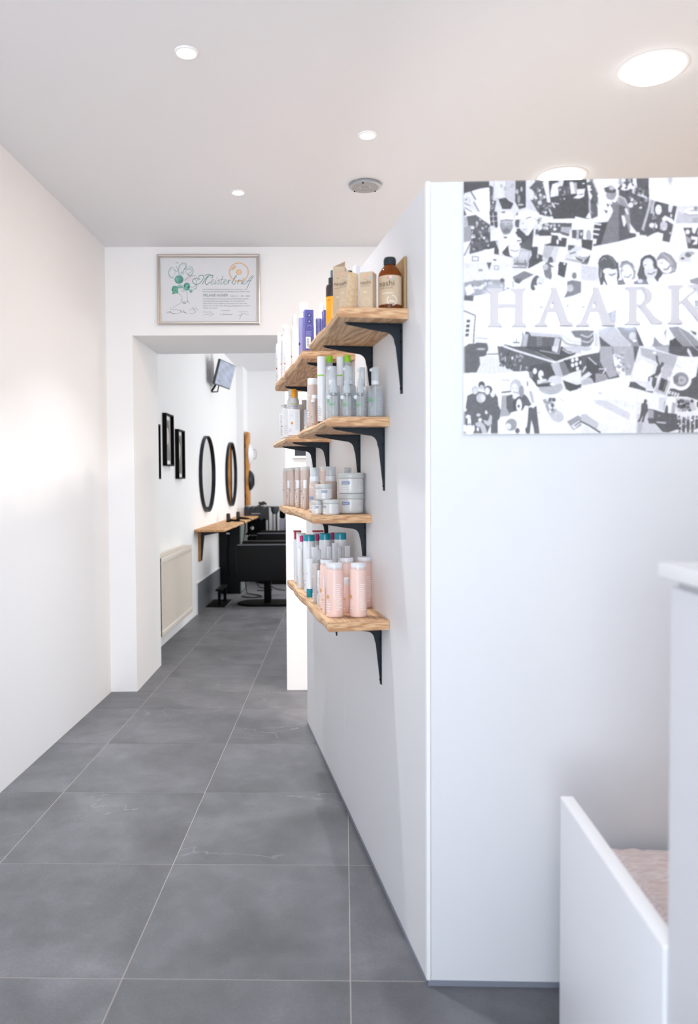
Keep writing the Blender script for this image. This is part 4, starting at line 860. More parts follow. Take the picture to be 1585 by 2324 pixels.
TABLE = [
('A', 'amber', 0.2, 0.043, 1.774, 0.144, 0.0325, 'large amber bottle with black screw cap and kraft label'),
('A', 'kraftbig', 0.205, 0.012, 1.774, 0.149, 0.0, 'tall flat kraft carton leaning on the wall behind the amber bottle'),
('A', 'kraft', 0.195, 0.106, 1.774, 0.099, 0.0231, 'single slim kraft carton between the amber bottle and the carton cluster'),
('A', 'kraftwide', 0.22, 0.155, 1.774, 0.103, 0.0307, 'wide kraft carton with woven-look side at the shelf front'),
('A', 'kraft2', 0.377, 0.15, 1.774, 0.161, 0.0197, 'taller kraft carton half hidden, left of the wide carton'),
('A', 'orange', 0.44, 0.16, 1.774, 0.171, 0.0209, 'orange dropper bottle with black shoulder at the far corner of top near shelf'),
('A', 'whitepump', 0.6, 0.052, 1.774, 0.232, 0.0109, 'white-capped bottle showing above the kraft cartons'),
('A', 'darkcap', 0.5, 0.095, 1.774, 0.188, 0.0084, 'small amber bottle with dark cap peeking over the wide carton'),
('B', 'can', 1.82, 0.175, 1.776, 0.242, 0.0171, 'farthest white bottle with red dot at the shelf end'),
('B', 'can', 1.72, 0.156, 1.776, 0.263, 0.0239, 'white bottle with pale pink cap print, second from far end'),
('B', 'can', 1.456, 0.18, 1.776, 0.138, 0.0125, 'short white bottle with red dot, in front of the pink-print bottle'),
('B', 'can', 1.5, 0.143, 1.776, 0.263, 0.0156, 'slim white bottle with narrow cap beside the tall spray can'),
('B', 'can', 1.12, 0.153, 1.776, 0.228, 0.02, 'tallest white spray can behind the purple carton'),
('B', 'purplecyl', 1.06, 0.17, 1.776, 0.155, 0.0119, 'lilac cylinder bottle at the left of the purple carton'),
('B', 'purplebox', 0.925, 0.164, 1.776, 0.155, 0.0179, 'purple carton with round icons and white barcode label'),
('B', 'can', 1.05, 0.129, 1.776, 0.164, 0.006, 'thin white bottle just right of the purple carton'),
('B', 'purplecyl', 0.93, 0.125, 1.776, 0.127, 0.0106, 'dark lilac cylinder bottle under the white domed can'),
('B', 'can', 1.04, 0.094, 1.776, 0.208, 0.0136, 'white domed can behind the dark lilac cylinder'),
('B', 'purplebox', 0.915, 0.098, 1.776, 0.153, 0.0163, 'purple carton half hidden by the orange bottle'),
('B', 'purplebox', 0.925, 0.057, 1.776, 0.152, 0.0196, 'purple carton behind the kraft cartons, seen below the top near shelf'),
('B', 'purplebox', 0.925, 0.023, 1.776, 0.15, 0.0197, 'purple carton nearest the wall on the top far shelf'),
('C', 'pumps', 0.407, 0.165, 1.498, 0.117, 0.013, 'small clear pump bottle, left of three at the shelf edge'),
('C', 'pumps', 0.4, 0.125, 1.498, 0.115, 0.0129, 'small clear pump bottle, middle of three at the shelf edge'),
('C', 'pumps', 0.397, 0.085, 1.498, 0.116, 0.0123, 'small clear pump bottle, right of three at the shelf edge'),
('C', 'mist', 0.41, 0.035, 1.498, 0.152, 0.0229, 'clear mist bottle with pale blue label closest to the wall'),
('C', 'mist', 0.473, 0.155, 1.498, 0.162, 0.0219, 'clear mist bottle behind the left small pump bottle'),
('C', 'mist', 0.451, 0.11, 1.498, 0.16, 0.0232, 'clear mist bottle behind the middle small pump bottle'),
('C', 'mist', 0.455, 0.066, 1.498, 0.158, 0.0178, 'clear mist bottle behind the right small pump bottle'),
('C', 'whitegreen', 0.565, 0.175, 1.498, 0.206, 0.0138, 'tall white bottle with green band at the outer edge'),
('C', 'whitegreen', 0.558, 0.115, 1.498, 0.206, 0.0124, 'tall white bottle with green band, second from the outer edge'),
('C', 'greencap', 0.592, 0.145, 1.498, 0.213, 0.0122, 'white bottle with bright green cap, left one'),
('C', 'greencap', 0.542, 0.095, 1.498, 0.208, 0.0113, 'white bottle with bright green cap, right one'),
('C', 'whiteplain', 0.487, 0.09, 1.498, 0.149, 0.0069, 'narrow plain white bottle behind the middle mist bottle'),
('C', 'beige', 0.827, 0.165, 1.498, 0.171, 0.0196, 'large beige bottle with white cap left of the green-band bottle'),
('C', 'beige', 0.694, 0.178, 1.498, 0.098, 0.0112, 'small beige bottle with white cap in front of the large beige one'),
('C', 'tubecap', 0.664, 0.188, 1.498, 0.07, 0.0088, 'slim beige tube with pale green mark at the shelf corner'),
('D', 'miniwhite', 1.43, 0.102, 1.504, 0.112, 0.0101, 'small white bottle with orange dot beside grey tubes'),
('D', 'tube', 1.506, 0.1, 1.504, 0.163, 0.0088, 'grey crimped tube, taller of two'),
('D', 'tube', 1.476, 0.12, 1.504, 0.14, 0.0078, 'grey crimped tube, shorter of two'),
('D', 'can', 1.8, 0.112, 1.504, 0.259, 0.0287, 'white spray can with domed shoulder behind the orange-capped bottle'),
('D', 'orangecap', 1.586, 0.135, 1.504, 0.22, 0.019, 'white bottle with orange cap and green band'),
('D', 'whitebox', 1.425, 0.158, 1.504, 0.112, 0.0267, 'white carton with orange dot and fine print in front of the spray can'),
('D', 'whitebox', 1.55, 0.18, 1.504, 0.126, 0.0129, 'narrow white carton beside the orange dot carton'),
('D', 'spraywhite', 1.86, 0.143, 1.504, 0.178, 0.013, 'white spray bottle with nozzle at the far end'),
('D', 'whitebox', 1.68, 0.184, 1.504, 0.114, 0.0072, 'farthest thin white carton with black mark'),
('E', 'disc', 1.645, 0.168, 1.194, 0.173, 0.0142, 'farthest beige bottle with translucent cap'),
('E', 'disc', 1.6, 0.155, 1.194, 0.174, 0.0121, 'beige bottle half hidden behind the farthest one'),
('E', 'disc', 1.554, 0.148, 1.194, 0.174, 0.0133, 'second beige bottle from the far end'),
('E', 'disc', 1.45, 0.138, 1.194, 0.174, 0.0134, 'third beige bottle from the far end'),
('E', 'disc', 1.237, 0.135, 1.194, 0.172, 0.0199, 'largest beige bottle in the middle of the row'),
('E', 'disc', 1.214, 0.06, 1.194, 0.171, 0.018, 'beige bottle behind the left mist sprayer'),
('E', 'mini', 1.588, 0.161, 1.194, 0.115, 0.008, 'small beige bottle with white cap, farthest of three small ones'),
('E', 'mini', 1.326, 0.154, 1.194, 0.117, 0.0088, 'small beige bottle with white cap, middle of three small ones'),
('E', 'mini', 1.128, 0.151, 1.194, 0.117, 0.0091, 'small beige bottle with white cap, nearest of three small ones'),
('E', 'sprayer', 0.853, 0.155, 1.194, 0.161, 0.0206, 'beige spray bottle with clear overcap beside the small jars'),
('E', 'sprayer', 0.83, 0.1, 1.194, 0.164, 0.0221, 'beige spray bottle with clear overcap beside the large jars'),
('E', 'sprayer', 0.874, 0.03, 1.194, 0.162, 0.0177, 'bottle with clear cap showing above the upper large jar'),
('E', 'jar', 0.722, 0.049, 1.194, 0.069, 0.0442, 'large grey jar, lower of the stacked pair'),
('E', 'jartop', 0.722, 0.049, 1.263, 0.071, 0.0449, 'large grey jar, upper of the stacked pair'),
('E', 'jar', 0.682, 0.174, 1.194, 0.047, 0.0199, 'small grey jar at the left of the lower pair'),
('E', 'jar', 0.655, 0.131, 1.194, 0.05, 0.0295, 'small grey jar at the right of the lower pair'),
('E', 'jartop', 0.669, 0.153, 1.244, 0.052, 0.0289, 'small grey jar stacked on top of the two small ones'),
('F', 'discbig', 0.485, 0.15, 0.881, 0.167, 0.0279, 'pink bottle at the shelf front, left of two'),
('F', 'discbig', 0.47, 0.078, 0.881, 0.167, 0.0269, 'pink bottle at the shelf front, right of two'),
('F', 'discbig', 0.633, 0.149, 0.881, 0.165, 0.026, 'pink bottle behind the left front one'),
('F', 'discbig', 0.627, 0.085, 0.881, 0.17, 0.0271, 'pink bottle in the middle of the back row'),
('F', 'discbig', 0.64, 0.02, 0.881, 0.17, 0.0281, 'pink bottle beside the wall'),
('F', 'pinkmini', 0.545, 0.101, 0.881, 0.113, 0.0092, 'slim pink travel bottle standing between the two front pink bottles'),
('F', 'pinkmini', 0.539, 0.175, 0.881, 0.113, 0.006, 'slim pink bottle with thin white tip at the outer shelf edge'),
('F', 'mini2', 0.693, 0.167, 0.881, 0.121, 0.0067, 'narrow pale grey bottle squeezed behind the pink bottles'),
('F', 'greybeige', 0.768, 0.165, 0.881, 0.137, 0.0138, 'beige grey tube bottle with small blue dot'),
('F', 'greyspray', 0.857, 0.14, 0.881, 0.178, 0.0107, 'pale grey spray bottle with ribbed collar'),
('F', 'teal', 1.037, 0.15, 0.881, 0.219, 0.0235, 'white bottle with teal cap, left of three'),
('F', 'teal', 0.963, 0.1, 0.881, 0.229, 0.0223, 'white bottle with teal cap, middle of three'),
('F', 'teal', 0.918, 0.05, 0.881, 0.233, 0.0229, 'white bottle with teal cap, right of three'),
('F', 'magenta', 1.19, 0.157, 0.881, 0.205, 0.0089, 'white bottle with magenta cap, farthest of three'),
('F', 'magenta', 1.1, 0.108, 0.881, 0.217, 0.0087, 'white bottle with magenta cap between left and middle teal caps'),
('F', 'magenta', 1.04, 0.058, 0.881, 0.226, 0.0085, 'white bottle with magenta cap between middle and right teal caps'),
('F', 'redbox', 1.32, 0.159, 0.881, 0.217, 0.0148, 'white carton with crimson edge at the far end'),
('F', 'redbox2', 1.3, 0.074, 0.881, 0.217, 0.0222, 'white carton with thin crimson line at the wall'),
('F', 'whitecyl', 1.26, 0.151, 0.881, 0.211, 0.02, 'tall plain white bottle with flat top beside the crimson carton'),
('F', 'whitecyl', 1.145, 0.17, 0.881, 0.156, 0.0139, 'shorter white bottle with fine print at the outer edge'),
('F', 'tealtube', 0.903, 0.168, 0.881, 0.14, 0.0128, 'white crimped tube standing on a teal cap'),
('F', 'tube2', 0.96, 0.141, 0.881, 0.178, 0.0099, 'white crimped tube beside the teal-capped tube'),
('F', 'tube2', 1.008, 0.12, 0.881, 0.181, 0.0067, 'thin white crimped tube with bright tip behind the grey spray bottle'),
('F', 'tube2', 0.9, 0.096, 0.881, 0.185, 0.0073, 'grey-white crimped tube before the middle teal cap'),
('F', 'tube2', 0.87, 0.08, 0.881, 0.199, 0.008, 'grey-white crimped tube left of the clear pump'),
('F', 'tube2', 0.86, 0.035, 0.881, 0.189, 0.008, 'pale blue-white crimped tube right of the clear pump'),
('F', 'clearpump', 0.82, 0.07, 0.881, 0.19, 0.0126, 'clear pump bottle before the right teal cap'),
]
for i, (sh, k, s, o, z, H, R, lab) in enumerate(TABLE): product(k, s, o, z, H, R, lab, i)

WHITE, WHITE2 = TRIMW, MATS['milky white plastic']
# ------------------------------------------------------------------ flat print painter
class Canvas:
    def __init__(s, w_, h_, sc, bg):
        s.w, s.h, s.sc = int(w_*sc), int(h_*sc), sc; s.a = np.empty((s.h, s.w, 3)); s.a[:] = bg
        s.ox = s.oy = 0; s.k = 1.0; s.tint = np.array([1, 1, 1.0])
    def sec(s, ox, oy, k): s.ox, s.oy, s.k = ox, oy, k
    def T(s, pts): return [((s.ox+x*s.k)*s.sc, (s.oy+y*s.k)*s.sc) for x, y in pts]
    def bb(s, x0, y0, x1, y1):
        x0, y0 = max(0, int(x0)), max(0, int(y0)); x1, y1 = min(s.w, int(x1)+2), min(s.h, int(y1)+2)
        if x1 <= x0 or y1 <= y0: return None
        return x0, y0, x1, y1, *np.meshgrid(np.arange(x0, x1)+.5, np.arange(y0, y1)+.5)
    def put(s, r, m_, g, al=1):
        c = np.array(g if isinstance(g, (tuple, list)) else (g, g, g), float)*s.tint
        v = s.a[r[1]:r[3], r[0]:r[2]]; v[m_] = v[m_]*(1-al)+c*al
    def inside(s, P, X, Y):
        m_ = np.zeros(X.shape, bool)
        for (x0, y0), (x1, y1) in zip(P, P[1:]+P[:1]):
            if y0 == y1: continue
            m_ ^= ((Y < y0) != (Y < y1)) & (X < x0+(Y-y0)*(x1-x0)/(y1-y0))
        return m_
    def p(s, g, *pts, al=1):
        P = s.T([(pts[i], pts[i+1]) for i in range(0, len(pts), 2)]); xs = [q[0] for q in P]; ys = [q[1] for q in P]
        r = s.bb(min(xs), min(ys), max(xs), max(ys))
        if r: s.put(r, s.inside(P, r[4], r[5]), g, al)
    def e(s, g, cx, cy, rx, ry=None, rot=0, al=1, hole=0):
        ry = ry or rx; (cx, cy), = s.T([(cx, cy)]); rx *= s.k*s.sc; ry *= s.k*s.sc; R = max(rx, ry); r = s.bb(cx-R, cy-R, cx+R, cy+R)
        if not r: return
        X, Y = r[4]-cx, r[5]-cy; c, d = math.cos(math.radians(rot)), math.sin(math.radians(rot))
        q = ((X*c+Y*d)/rx)**2+((-X*d+Y*c)/ry)**2; s.put(r, (q <= 1) & (q >= hole), g, al)
    def l(s, g, wd, *pts, al=1):
        P = s.T([(pts[i], pts[i+1]) for i in range(0, len(pts), 2)]); wd = wd*s.k*s.sc/2
        for (x0, y0), (x1, y1) in zip(P, P[1:]):
            r = s.bb(min(x0, x1)-wd, min(y0, y1)-wd, max(x0, x1)+wd, max(y0, y1)+wd)
            if not r: continue
            dx, dy = x1-x0, y1-y0; L = dx*dx+dy*dy+1e-9; t_ = np.clip(((r[4]-x0)*dx+(r[5]-y0)*dy)/L, 0, 1)
            s.put(r, (r[4]-x0-t_*dx)**2+(r[5]-y0-t_*dy)**2 <= wd*wd, g, al)
    def sp(s, g, wd, *pts, al=1):
        # smooth stroke through the points
        P = [(pts[i], pts[i+1]) for i in range(0, len(pts), 2)]; out = []
        for i in range(len(P)-1):
            p0, p1, p2, p3 = P[max(i-1, 0)], P[i], P[i+1], P[min(i+2, len(P)-1)]
            for k in range(6):
                t_ = k/6; out += [.5*((2*p1[j])+(-p0[j]+p2[j])*t_+(2*p0[j]-5*p1[j]+4*p2[j]-p3[j])*t_*t_+(-p0[j]+3*p1[j]-3*p2[j]+p3[j])*t_**3) for j in (0, 1)]
        s.l(g, wd, *out, *P[-1], al=al)
    def blobs(s, seed, n, x0, y0, x1, y1, r0, r1, gs, al=1, poly=None):
        rr = random.Random(seed)
        for _ in range(n):
            x, y = rr.uniform(x0, x1), rr.uniform(y0, y1)
            if poly is not None and not s.inside(poly, np.array([[x]]), np.array([[y]]))[0, 0]: 
                rr.random(); continue
            s.e(rr.choice(gs), x, y, rr.uniform(r0, r1), rr.uniform(r0, r1), rr.uniform(0, 180), al)
    def grain(s, amp, cell=6, seed=0):
        rs = np.random.RandomState(seed)
        for c in (cell, cell*4):
            g = rs.rand(s.h//c+2, s.w//c+2); g = np.kron(g, np.ones((c, c)))[:s.h, :s.w]; s.a += (g[..., None]-.5)*amp
    def blur(s, n=1):
        for _ in range(n):
            for ax_ in (0, 1): s.a = (np.roll(s.a, 1, ax_)+2*s.a+np.roll(s.a, -1, ax_))/4
    def sample(s, px, py):
        x = np.clip(px*s.sc-.5, 0, s.w-1.001); y = np.clip(py*s.sc-.5, 0, s.h-1.001); i, j = x.astype(int), y.astype(int); fx, fy = (x-i)[:, None], (y-j)[:, None]
        a = s.a; i1 = np.minimum(i+1, s.w-1); j1 = np.minimum(j+1, s.h-1)
        return (a[j, i]*(1-fx)+a[j, i1]*fx)*(1-fy)+(a[j1, i]*(1-fx)+a[j1, i1]*fx)*fy

# ------------------------------------------------------------------ photo collage panel
cv = Canvas(1585, 1745, .5, .90)
D1, D2, D3 = .32, .385, .50
p, e, l, sp, bl = cv.p, cv.e, cv.l, cv.sp, cv.blobs
cv.tint = np.array([.985, .985, 1.02])
K = .3394
cv.sec(14.5, 29, K)       # upper left
p(.86, 40, 60, 1585, 60, 1585, 1714, 40, 1714)
p(D1, 40, 70, 540, 70, 540, 170, 370, 190, 205, 240, 60, 280, 40, 330); p(.95, 205, 240, 545, 170, 560, 620, 345, 640)
e(.87, 130, 420, 85, 150); p(.93, 50, 560, 300, 640, 330, 690, 60, 720); l(D1, 22, 185, 250, 275, 400); l(D1, 16, 240, 460, 345, 640)
e(D2, 95, 405, 20, 16); e(.5, 105, 420, 62, 60, hole=.8); l(D2, 12, 60, 480, 120, 505, 180, 520); l(D2, 14, 60, 560, 200, 640); p(D2, 40, 560, 100, 700, 40, 720)
p(D2, 540, 130, 615, 160, 630, 360, 580, 420, 680, 430, 640, 640, 555, 640); bl(1, 14, 560, 160, 620, 600, 8, 22, [.7, .9, D1])
p(.78, 620, 70, 1040, 70, 1040, 470, 860, 380, 720, 400, 610, 420); p(.87, 640, 70, 850, 70, 830, 360, 640, 380)
for x, y in ((750, 120), (825, 165), (960, 115)): p(.6, x, y, x+45, y, x+45, y+60, x, y+60); p(.8, x+10, y+12, x+35, y+12, x+35, y+48, x+10, y+48)
p(D1, 715, 400, 860, 370, 920, 430, 1010, 480, 960, 590, 790, 590); p(D1, 1050, 70, 1250, 70, 1250, 560, 1120, 600, 1040, 450); e(.7, 1080, 260, 30, 50); e(.72, 1165, 210, 22, 50); e(.75, 1150, 510, 60, 18); e(.6, 1110, 400, 30, 80)
p(.88, 1250, 70, 1430, 70, 1400, 150, 1310, 190, 1480, 400, 1340, 400); p(D2, 1430, 70, 1585, 70, 1585, 680, 1480, 660, 1340, 420, 1480, 400, 1380, 230, 1310, 190)
e(.88, 1530, 520, 28); bl(2, 26, 1400, 100, 1580, 600, 10, 30, [D1, .58, D2]); p(.82, 1250, 420, 1340, 420, 1450, 660, 1330, 640)
p(.93, 300, 640, 560, 640, 560, 900, 420, 780, 300, 700)
p(D2, 100, 730, 270, 700, 560, 900, 560, 1330, 380, 1400, 150, 1460, 180, 1100, 120, 900)
bl(3, 60, 190, 740, 640, 1380, 12, 42, [.88, .75, D1, D1, .62, D1]); p(.7, 40, 730, 100, 740, 130, 900, 40, 920); p(.62, 40, 930, 180, 900, 190, 1200, 40, 1230)
p(.93, 40, 1240, 180, 1200, 50, 1470, 40, 1480); l(D1, 14, 180, 1220, 50, 1480)
p(D1, 540, 640, 690, 640, 700, 820, 700, 960, 560, 900)
for x, y in ((555, 660), (640, 655), (560, 760), (645, 750), (570, 850)): p(.9, x+50, y-10, x+62, y-10, x+66, y+80, x+54, y+80); l(.9, 10, x-5, y+72, x+70, y+66)
p(.9, 560, 1000, 690, 980, 680, 1190, 560, 1200); p(D1, 530, 1220, 680, 1200, 740, 1400, 720, 1470, 630, 1460, 630, 1340, 530, 1370); l(.9, 16, 670, 1220, 740, 1400)
# three people in hats
e(.6, 870, 920, 125, 170); e(.72, 870, 850, 100, 60); e(.48, 870, 1010, 70, 50); p(.97, 750, 660, 830, 640, 960, 650, 1000, 800, 870, 790, 760, 810); l(D2, 16, 760, 815, 870, 795, 1000, 810); e(D2, 815, 655, 45, 16)
l(D2, 10, 790, 870, 830, 880); l(D2, 10, 880, 880, 930, 870); l(.5, 10, 840, 1000, 940, 990)
p(.97, 700, 930, 740, 930, 790, 1080, 740, 1130, 670, 1200, 680, 1000)
p(D1, 1010, 1000, 1130, 960, 1260, 1110, 1400, 950, 1370, 1320, 1130, 1300, 1080, 1100); p(D2, 1330, 1160, 1370, 1320, 1400, 1340, 1330, 1400, 1140, 1340, 1150, 1280)
e(.91, 1220, 880, 105, 150); p(.96, 1300, 780, 1420, 800, 1400, 950, 1290, 1110, 1250, 1080, 1330, 980); p(.97, 1040, 760, 1120, 650, 1300, 610, 1585, 690, 1560, 740, 1340, 750, 1180, 800, 1040, 800)
l(D2, 14, 1060, 800, 1180, 800, 1340, 745); p(D2, 1050, 700, 1100, 650, 1090, 720); e(D2, 1085, 870, 50, 80); e(.88, 1210, 900, 95, 130); l(.6, 9, 1170, 860, 1210, 870); l(.5, 9, 1180, 980, 1220, 1000, 1260, 980)
p(D1, 900, 1290, 930, 1480, 1000, 1530, 830, 1490, 780, 1430); e(.92, 1030, 1360, 100, 150); p(.96, 740, 1130, 960, 1060, 1150, 1160, 1165, 1240, 1120, 1250, 1080, 1210, 900, 1270, 750, 1470, 720, 1440)
p(.97, 920, 1100, 1010, 940, 1080, 1010, 990, 1080); e(D2, 850, 1140, 40, 18); e(D2, 1110, 1205, 40, 14); l(D2, 13, 950, 1380, 1040, 1412, 1100, 1390); l(.6, 8, 1000, 1300, 1040, 1290)
p(.72, 1130, 1360, 1340, 1400, 1300, 1714, 1000, 1714, 990, 1560, 1110, 1500); p(.8, 1150, 1400, 1300, 1420, 1270, 1600, 1100, 1560); l(D2, 20, 1080, 1600, 1080, 1700); l(D2, 20, 1230, 1580, 1250, 1700)
p(D1, 1340, 1330, 1480, 1320, 1470, 1470, 1585, 1480, 1585, 1590, 1320, 1714, 1300, 1600, 1360, 1480); e(.7, 1475, 1510, 20, 40)
p(.92, 1400, 1130, 1585, 1100, 1585, 1450, 1470, 1460, 1480, 1320, 1370, 1300); p(D2, 1440, 980, 1585, 1000, 1585, 1110, 1430, 1080); bl(5, 20, 1440, 760, 1580, 960, 10, 34, [.95, D2, .7])
p(.90, 40, 1490, 400, 1400, 800, 1500, 1000, 1560, 1000, 1714, 40, 1714)
l(D2, 12, 205, 1505, 325, 1512, 320, 1590, 205, 1585, 205, 1505); p(D2, 610, 1555, 670, 1560, 668, 1592, 610, 1588)
e(D2, 508, 1645, 30, 26); e(D2, 556, 1645, 30, 26); p(.96, 400, 1400, 640, 1340, 610, 1470)
cv.sec(523.4, 29, K)      # upper middle
p(D1, 190, 70, 920, 50, 980, 790, 640, 780, 280, 790, 200, 600, 140, 200)
p(D2, 0, 70, 80, 100, 140, 300, 230, 500, 270, 760, 0, 700); bl(6, 30, 0, 100, 220, 700, 14, 44, [D1, .6, .82, D1]); p(.9, 70, 80, 190, 80, 210, 360, 230, 480, 160, 460, 130, 300)
p(.9, 260, 120, 370, 80, 380, 340, 220, 370, 230, 240); p(.92, 590, 80, 660, 80, 740, 300, 620, 310); p(.7, 660, 90, 730, 90, 740, 300, 700, 300); p(.92, 740, 220, 890, 210, 870, 360, 780, 400, 660, 390, 740, 330); p(.88, 380, 70, 480, 60, 460, 150, 370, 180)
l(D2, 14, 770, 330, 850, 310); e(.93, 860, 110, 25, 14); e(.85, 405, 250, 14, 26); e(.8, 490, 400, 16); e(.8, 415, 405, 8, 14); p(D2, 390, 160, 580, 150, 600, 330, 400, 340); bl(7, 12, 390, 180, 580, 330, 8, 24, [.6, .7, D1])
l(.88, 34, 260, 490, 300, 560); l(.75, 24, 300, 485, 380, 500); l(.85, 26, 200, 600, 240, 690); e(.9, 240, 770, 40, 34); e(.85, 130, 660, 26)
p(D2, 920, 90, 1040, 60, 1140, 300, 1130, 740, 1020, 790, 960, 700); l(.75, 12, 1030, 70, 1120, 290); p(.92, 930, 140, 1010, 150, 990, 200, 1030, 230, 975, 260, 1030, 350, 1000, 430, 970, 410); p(.75, 960, 430, 990, 430, 1010, 780, 970, 770); bl(8, 8, 1000, 300, 1130, 700, 10, 30, [.6, D1])
p(.92, 970, 660, 1010, 790, 900, 770)
p(.95, 1050, 20, 1585, 20, 1585, 240, 1500, 240, 1400, 150, 1260, 210, 1220, 290, 1150, 300)
p(D3, 1460, 420, 1585, 370, 1585, 1220, 1060, 1320, 1040, 1190, 1090, 870, 1300, 840, 1400, 700, 1380, 500); p(D1, 1040, 860, 1330, 850, 1200, 1280, 1050, 1310)
p(.93, 1120, 350, 1150, 300, 1250, 290, 1370, 420, 1360, 470, 1250, 470); e(.62, 1395, 340, 100, 90); p(D2, 1250, 200, 1400, 150, 1490, 240, 1480, 290, 1400, 300, 1280, 280); e(.75, 1405, 200, 55, 40); p(.92, 1420, 470, 1500, 320, 1560, 380, 1470, 480); p(.72, 1500, 400, 1585, 350, 1585, 470, 1520, 500)
p(.92, 1110, 510, 1180, 560, 1210, 450, 1290, 480, 1260, 600, 1400, 560, 1430, 640, 1380, 760, 1320, 850, 1100, 870, 1030, 830, 1140, 740, 1150, 640); p(D2, 1250, 620, 1330, 640, 1300, 690); p(D2, 1300, 500, 1360, 520, 1330, 570); e(.88, 1380, 490, 40, 24)
for x0, y0, x1, y1 in ((1080, 885, 1190, 900), (1060, 985, 1165, 995), (1040, 1075, 1145, 1095)): l(.93, 30, x0, y0, x1, y1)
p(.93, 1040, 1170, 1120, 1180, 1095, 1280, 1050, 1270); p(D2, 0, 850, 640, 870, 620, 1020, 560, 1150, 400, 1060, 300, 1060, 0, 1000)
bl(9, 26, 0, 860, 400, 1010, 14, 40, [.9, .75, D1, .9]); p(D1, 0, 1000, 230, 1040, 240, 1110, 0, 1110); p(.7, 430, 940, 640, 950, 600, 1080, 420, 1030); p(.95, 240, 800, 680, 795, 675, 862, 240, 862); e(.95, 140, 830, 50, 34)
p(.95, 700, 740, 1080, 830, 1020, 1190, 640, 1160, 640, 880, 700, 900); l(.7, 8, 710, 905, 800, 915); p(D2, 640, 1000, 860, 1000, 850, 1180, 640, 1160); p(.75, 730, 1000, 780, 1010, 760, 1200, 720, 1190); e(.82, 820, 1080, 22, 34); e(.68, 960, 1110, 50, 110); p(.9, 600, 1000, 640, 1000, 620, 1180, 590, 1100)
p(.92, 0, 1110, 220, 1150, 200, 1270, 110, 1290, 70, 1480, 0, 1480); p(D1, 110, 1280, 230, 1250, 250, 1060, 370, 1100, 380, 1200, 450, 1150, 540, 1160, 520, 1330, 110, 1300); l(.93, 34, 260, 1080, 420, 1100, 560, 1140, 700, 1230, 820, 1300); e(.93, 360, 1230, 22, 50); l(.93, 30, 380, 1120, 420, 1190)
p(.82, 100, 1310, 470, 1340, 300, 1714, 100, 1680, 60, 1540); p(.72, 100, 1310, 300, 1320, 180, 1560, 70, 1520); e(D2, 225, 1600, 50, 85); p(.95, 400, 1330, 560, 1340, 440, 1600, 310, 1714, 300, 1700); p(D1, 0, 1460, 70, 1500, 50, 1600, 0, 1620); p(.95, 0, 1640, 140, 1600, 140, 1680, 0, 1714)
p(D2, 560, 1290, 700, 1300, 660, 1380, 560, 1400); p(D1, 820, 1180, 1040, 1200, 1020, 1400, 830, 1340); p(.85, 560, 1420, 740, 1300, 820, 1340, 820, 1400, 720, 1520, 500, 1560); l(D2, 22, 600, 1460, 700, 1430); p(.72, 520, 1540, 850, 1600, 830, 1650, 500, 1580)
e(.7, 880, 1500, 125, 90); e(.94, 870, 1450, 132, 70); p(D2, 700, 1510, 850, 1590, 830, 1620, 720, 1560); p(D2, 860, 1610, 1000, 1480, 940, 1680, 840, 1630)
p(.95, 310, 1714, 440, 1590, 850, 1650, 940, 1680, 1040, 1330, 1585, 1220, 1585, 1714); p(D1, 400, 1610, 550, 1640, 530, 1714, 360, 1714); e(.95, 490, 1655, 16)
cv.sec(1046.9, 29, K)     # upper right
p(.965, 560, 20, 1585, 20, 1585, 900, 560, 900); p(D2, 0, 220, 330, 60, 430, 40, 570, 60, 575, 480, 450, 1000, 600, 1120, 380, 1100, 200, 870, 180, 700, 0, 330)
p(.93, 0, 40, 330, 60, 350, 190, 280, 230, 100, 250, 0, 210); bl(11, 20, 0, 60, 330, 230, 14, 40, [.7, .95, D2]); bl(12, 34, 120, 200, 560, 640, 14, 44, [D1, .85, D1, .6, D2]); e(.9, 225, 530, 50); l(.85, 26, 360, 330, 540, 400)
p(.6, 0, 340, 120, 420, 200, 600, 220, 870, 210, 1060, 330, 1080, 330, 1140, 0, 1225); p(D2, 0, 520, 120, 560, 110, 760, 200, 1060, 330, 1080, 330, 1140, 0, 1225); l(.78, 26, 0, 350, 110, 410, 170, 540)
p(.93, 45, 730, 100, 730, 140, 860, 110, 940, 85, 930); p(.9, 100, 600, 150, 590, 190, 700, 160, 720); p(.93, 200, 870, 340, 1050, 390, 1050, 400, 1100, 330, 1120, 340, 1070, 230, 1050)
p(.75, 560, 560, 600, 400, 640, 440, 490, 1010, 430, 1000); p(.96, 0, 1225, 330, 1140, 580, 1150, 850, 1080, 830, 1220, 970, 1250, 1110, 880, 1585, 890, 1585, 1714, 0, 1714)
p(D2, 640, 440, 1110, 560, 970, 1250, 830, 1220, 850, 1080, 700, 1060, 540, 1140, 480, 1010, 560, 720); bl(13, 14, 600, 700, 720, 1040, 14, 40, [D1, D1, .55]); p(.75, 610, 560, 660, 440, 700, 460, 650, 700, 600, 690)
e(D1, 745, 560, 75, 90); e(.94, 757, 620, 62, 98); e(D1, 740, 500, 62, 30); l(.6, 7, 720, 600, 750, 605); l(.6, 7, 770, 610, 800, 605); l(.65, 8, 730, 675, 770, 680); e(.75, 665, 700, 16, 50)
p(.95, 820, 790, 880, 735, 1020, 800, 1070, 880, 1050, 910, 980, 870, 920, 830, 840, 840); e(.84, 860, 930, 70, 95); bl(14, 16, 800, 850, 920, 1040, 8, 20, [.65, .95, .75]); e(.93, 630, 920, 52, 46); p(.94, 690, 870, 740, 930, 730, 990, 690, 960)
p(.94, 740, 1050, 850, 1085, 830, 1220, 700, 1110, 580, 1140, 620, 1100); p(.9, 950, 520, 1040, 540, 1000, 680, 945, 660); e(.85, 1000, 740, 20, 36); e(.8, 990, 1070, 26, 20)
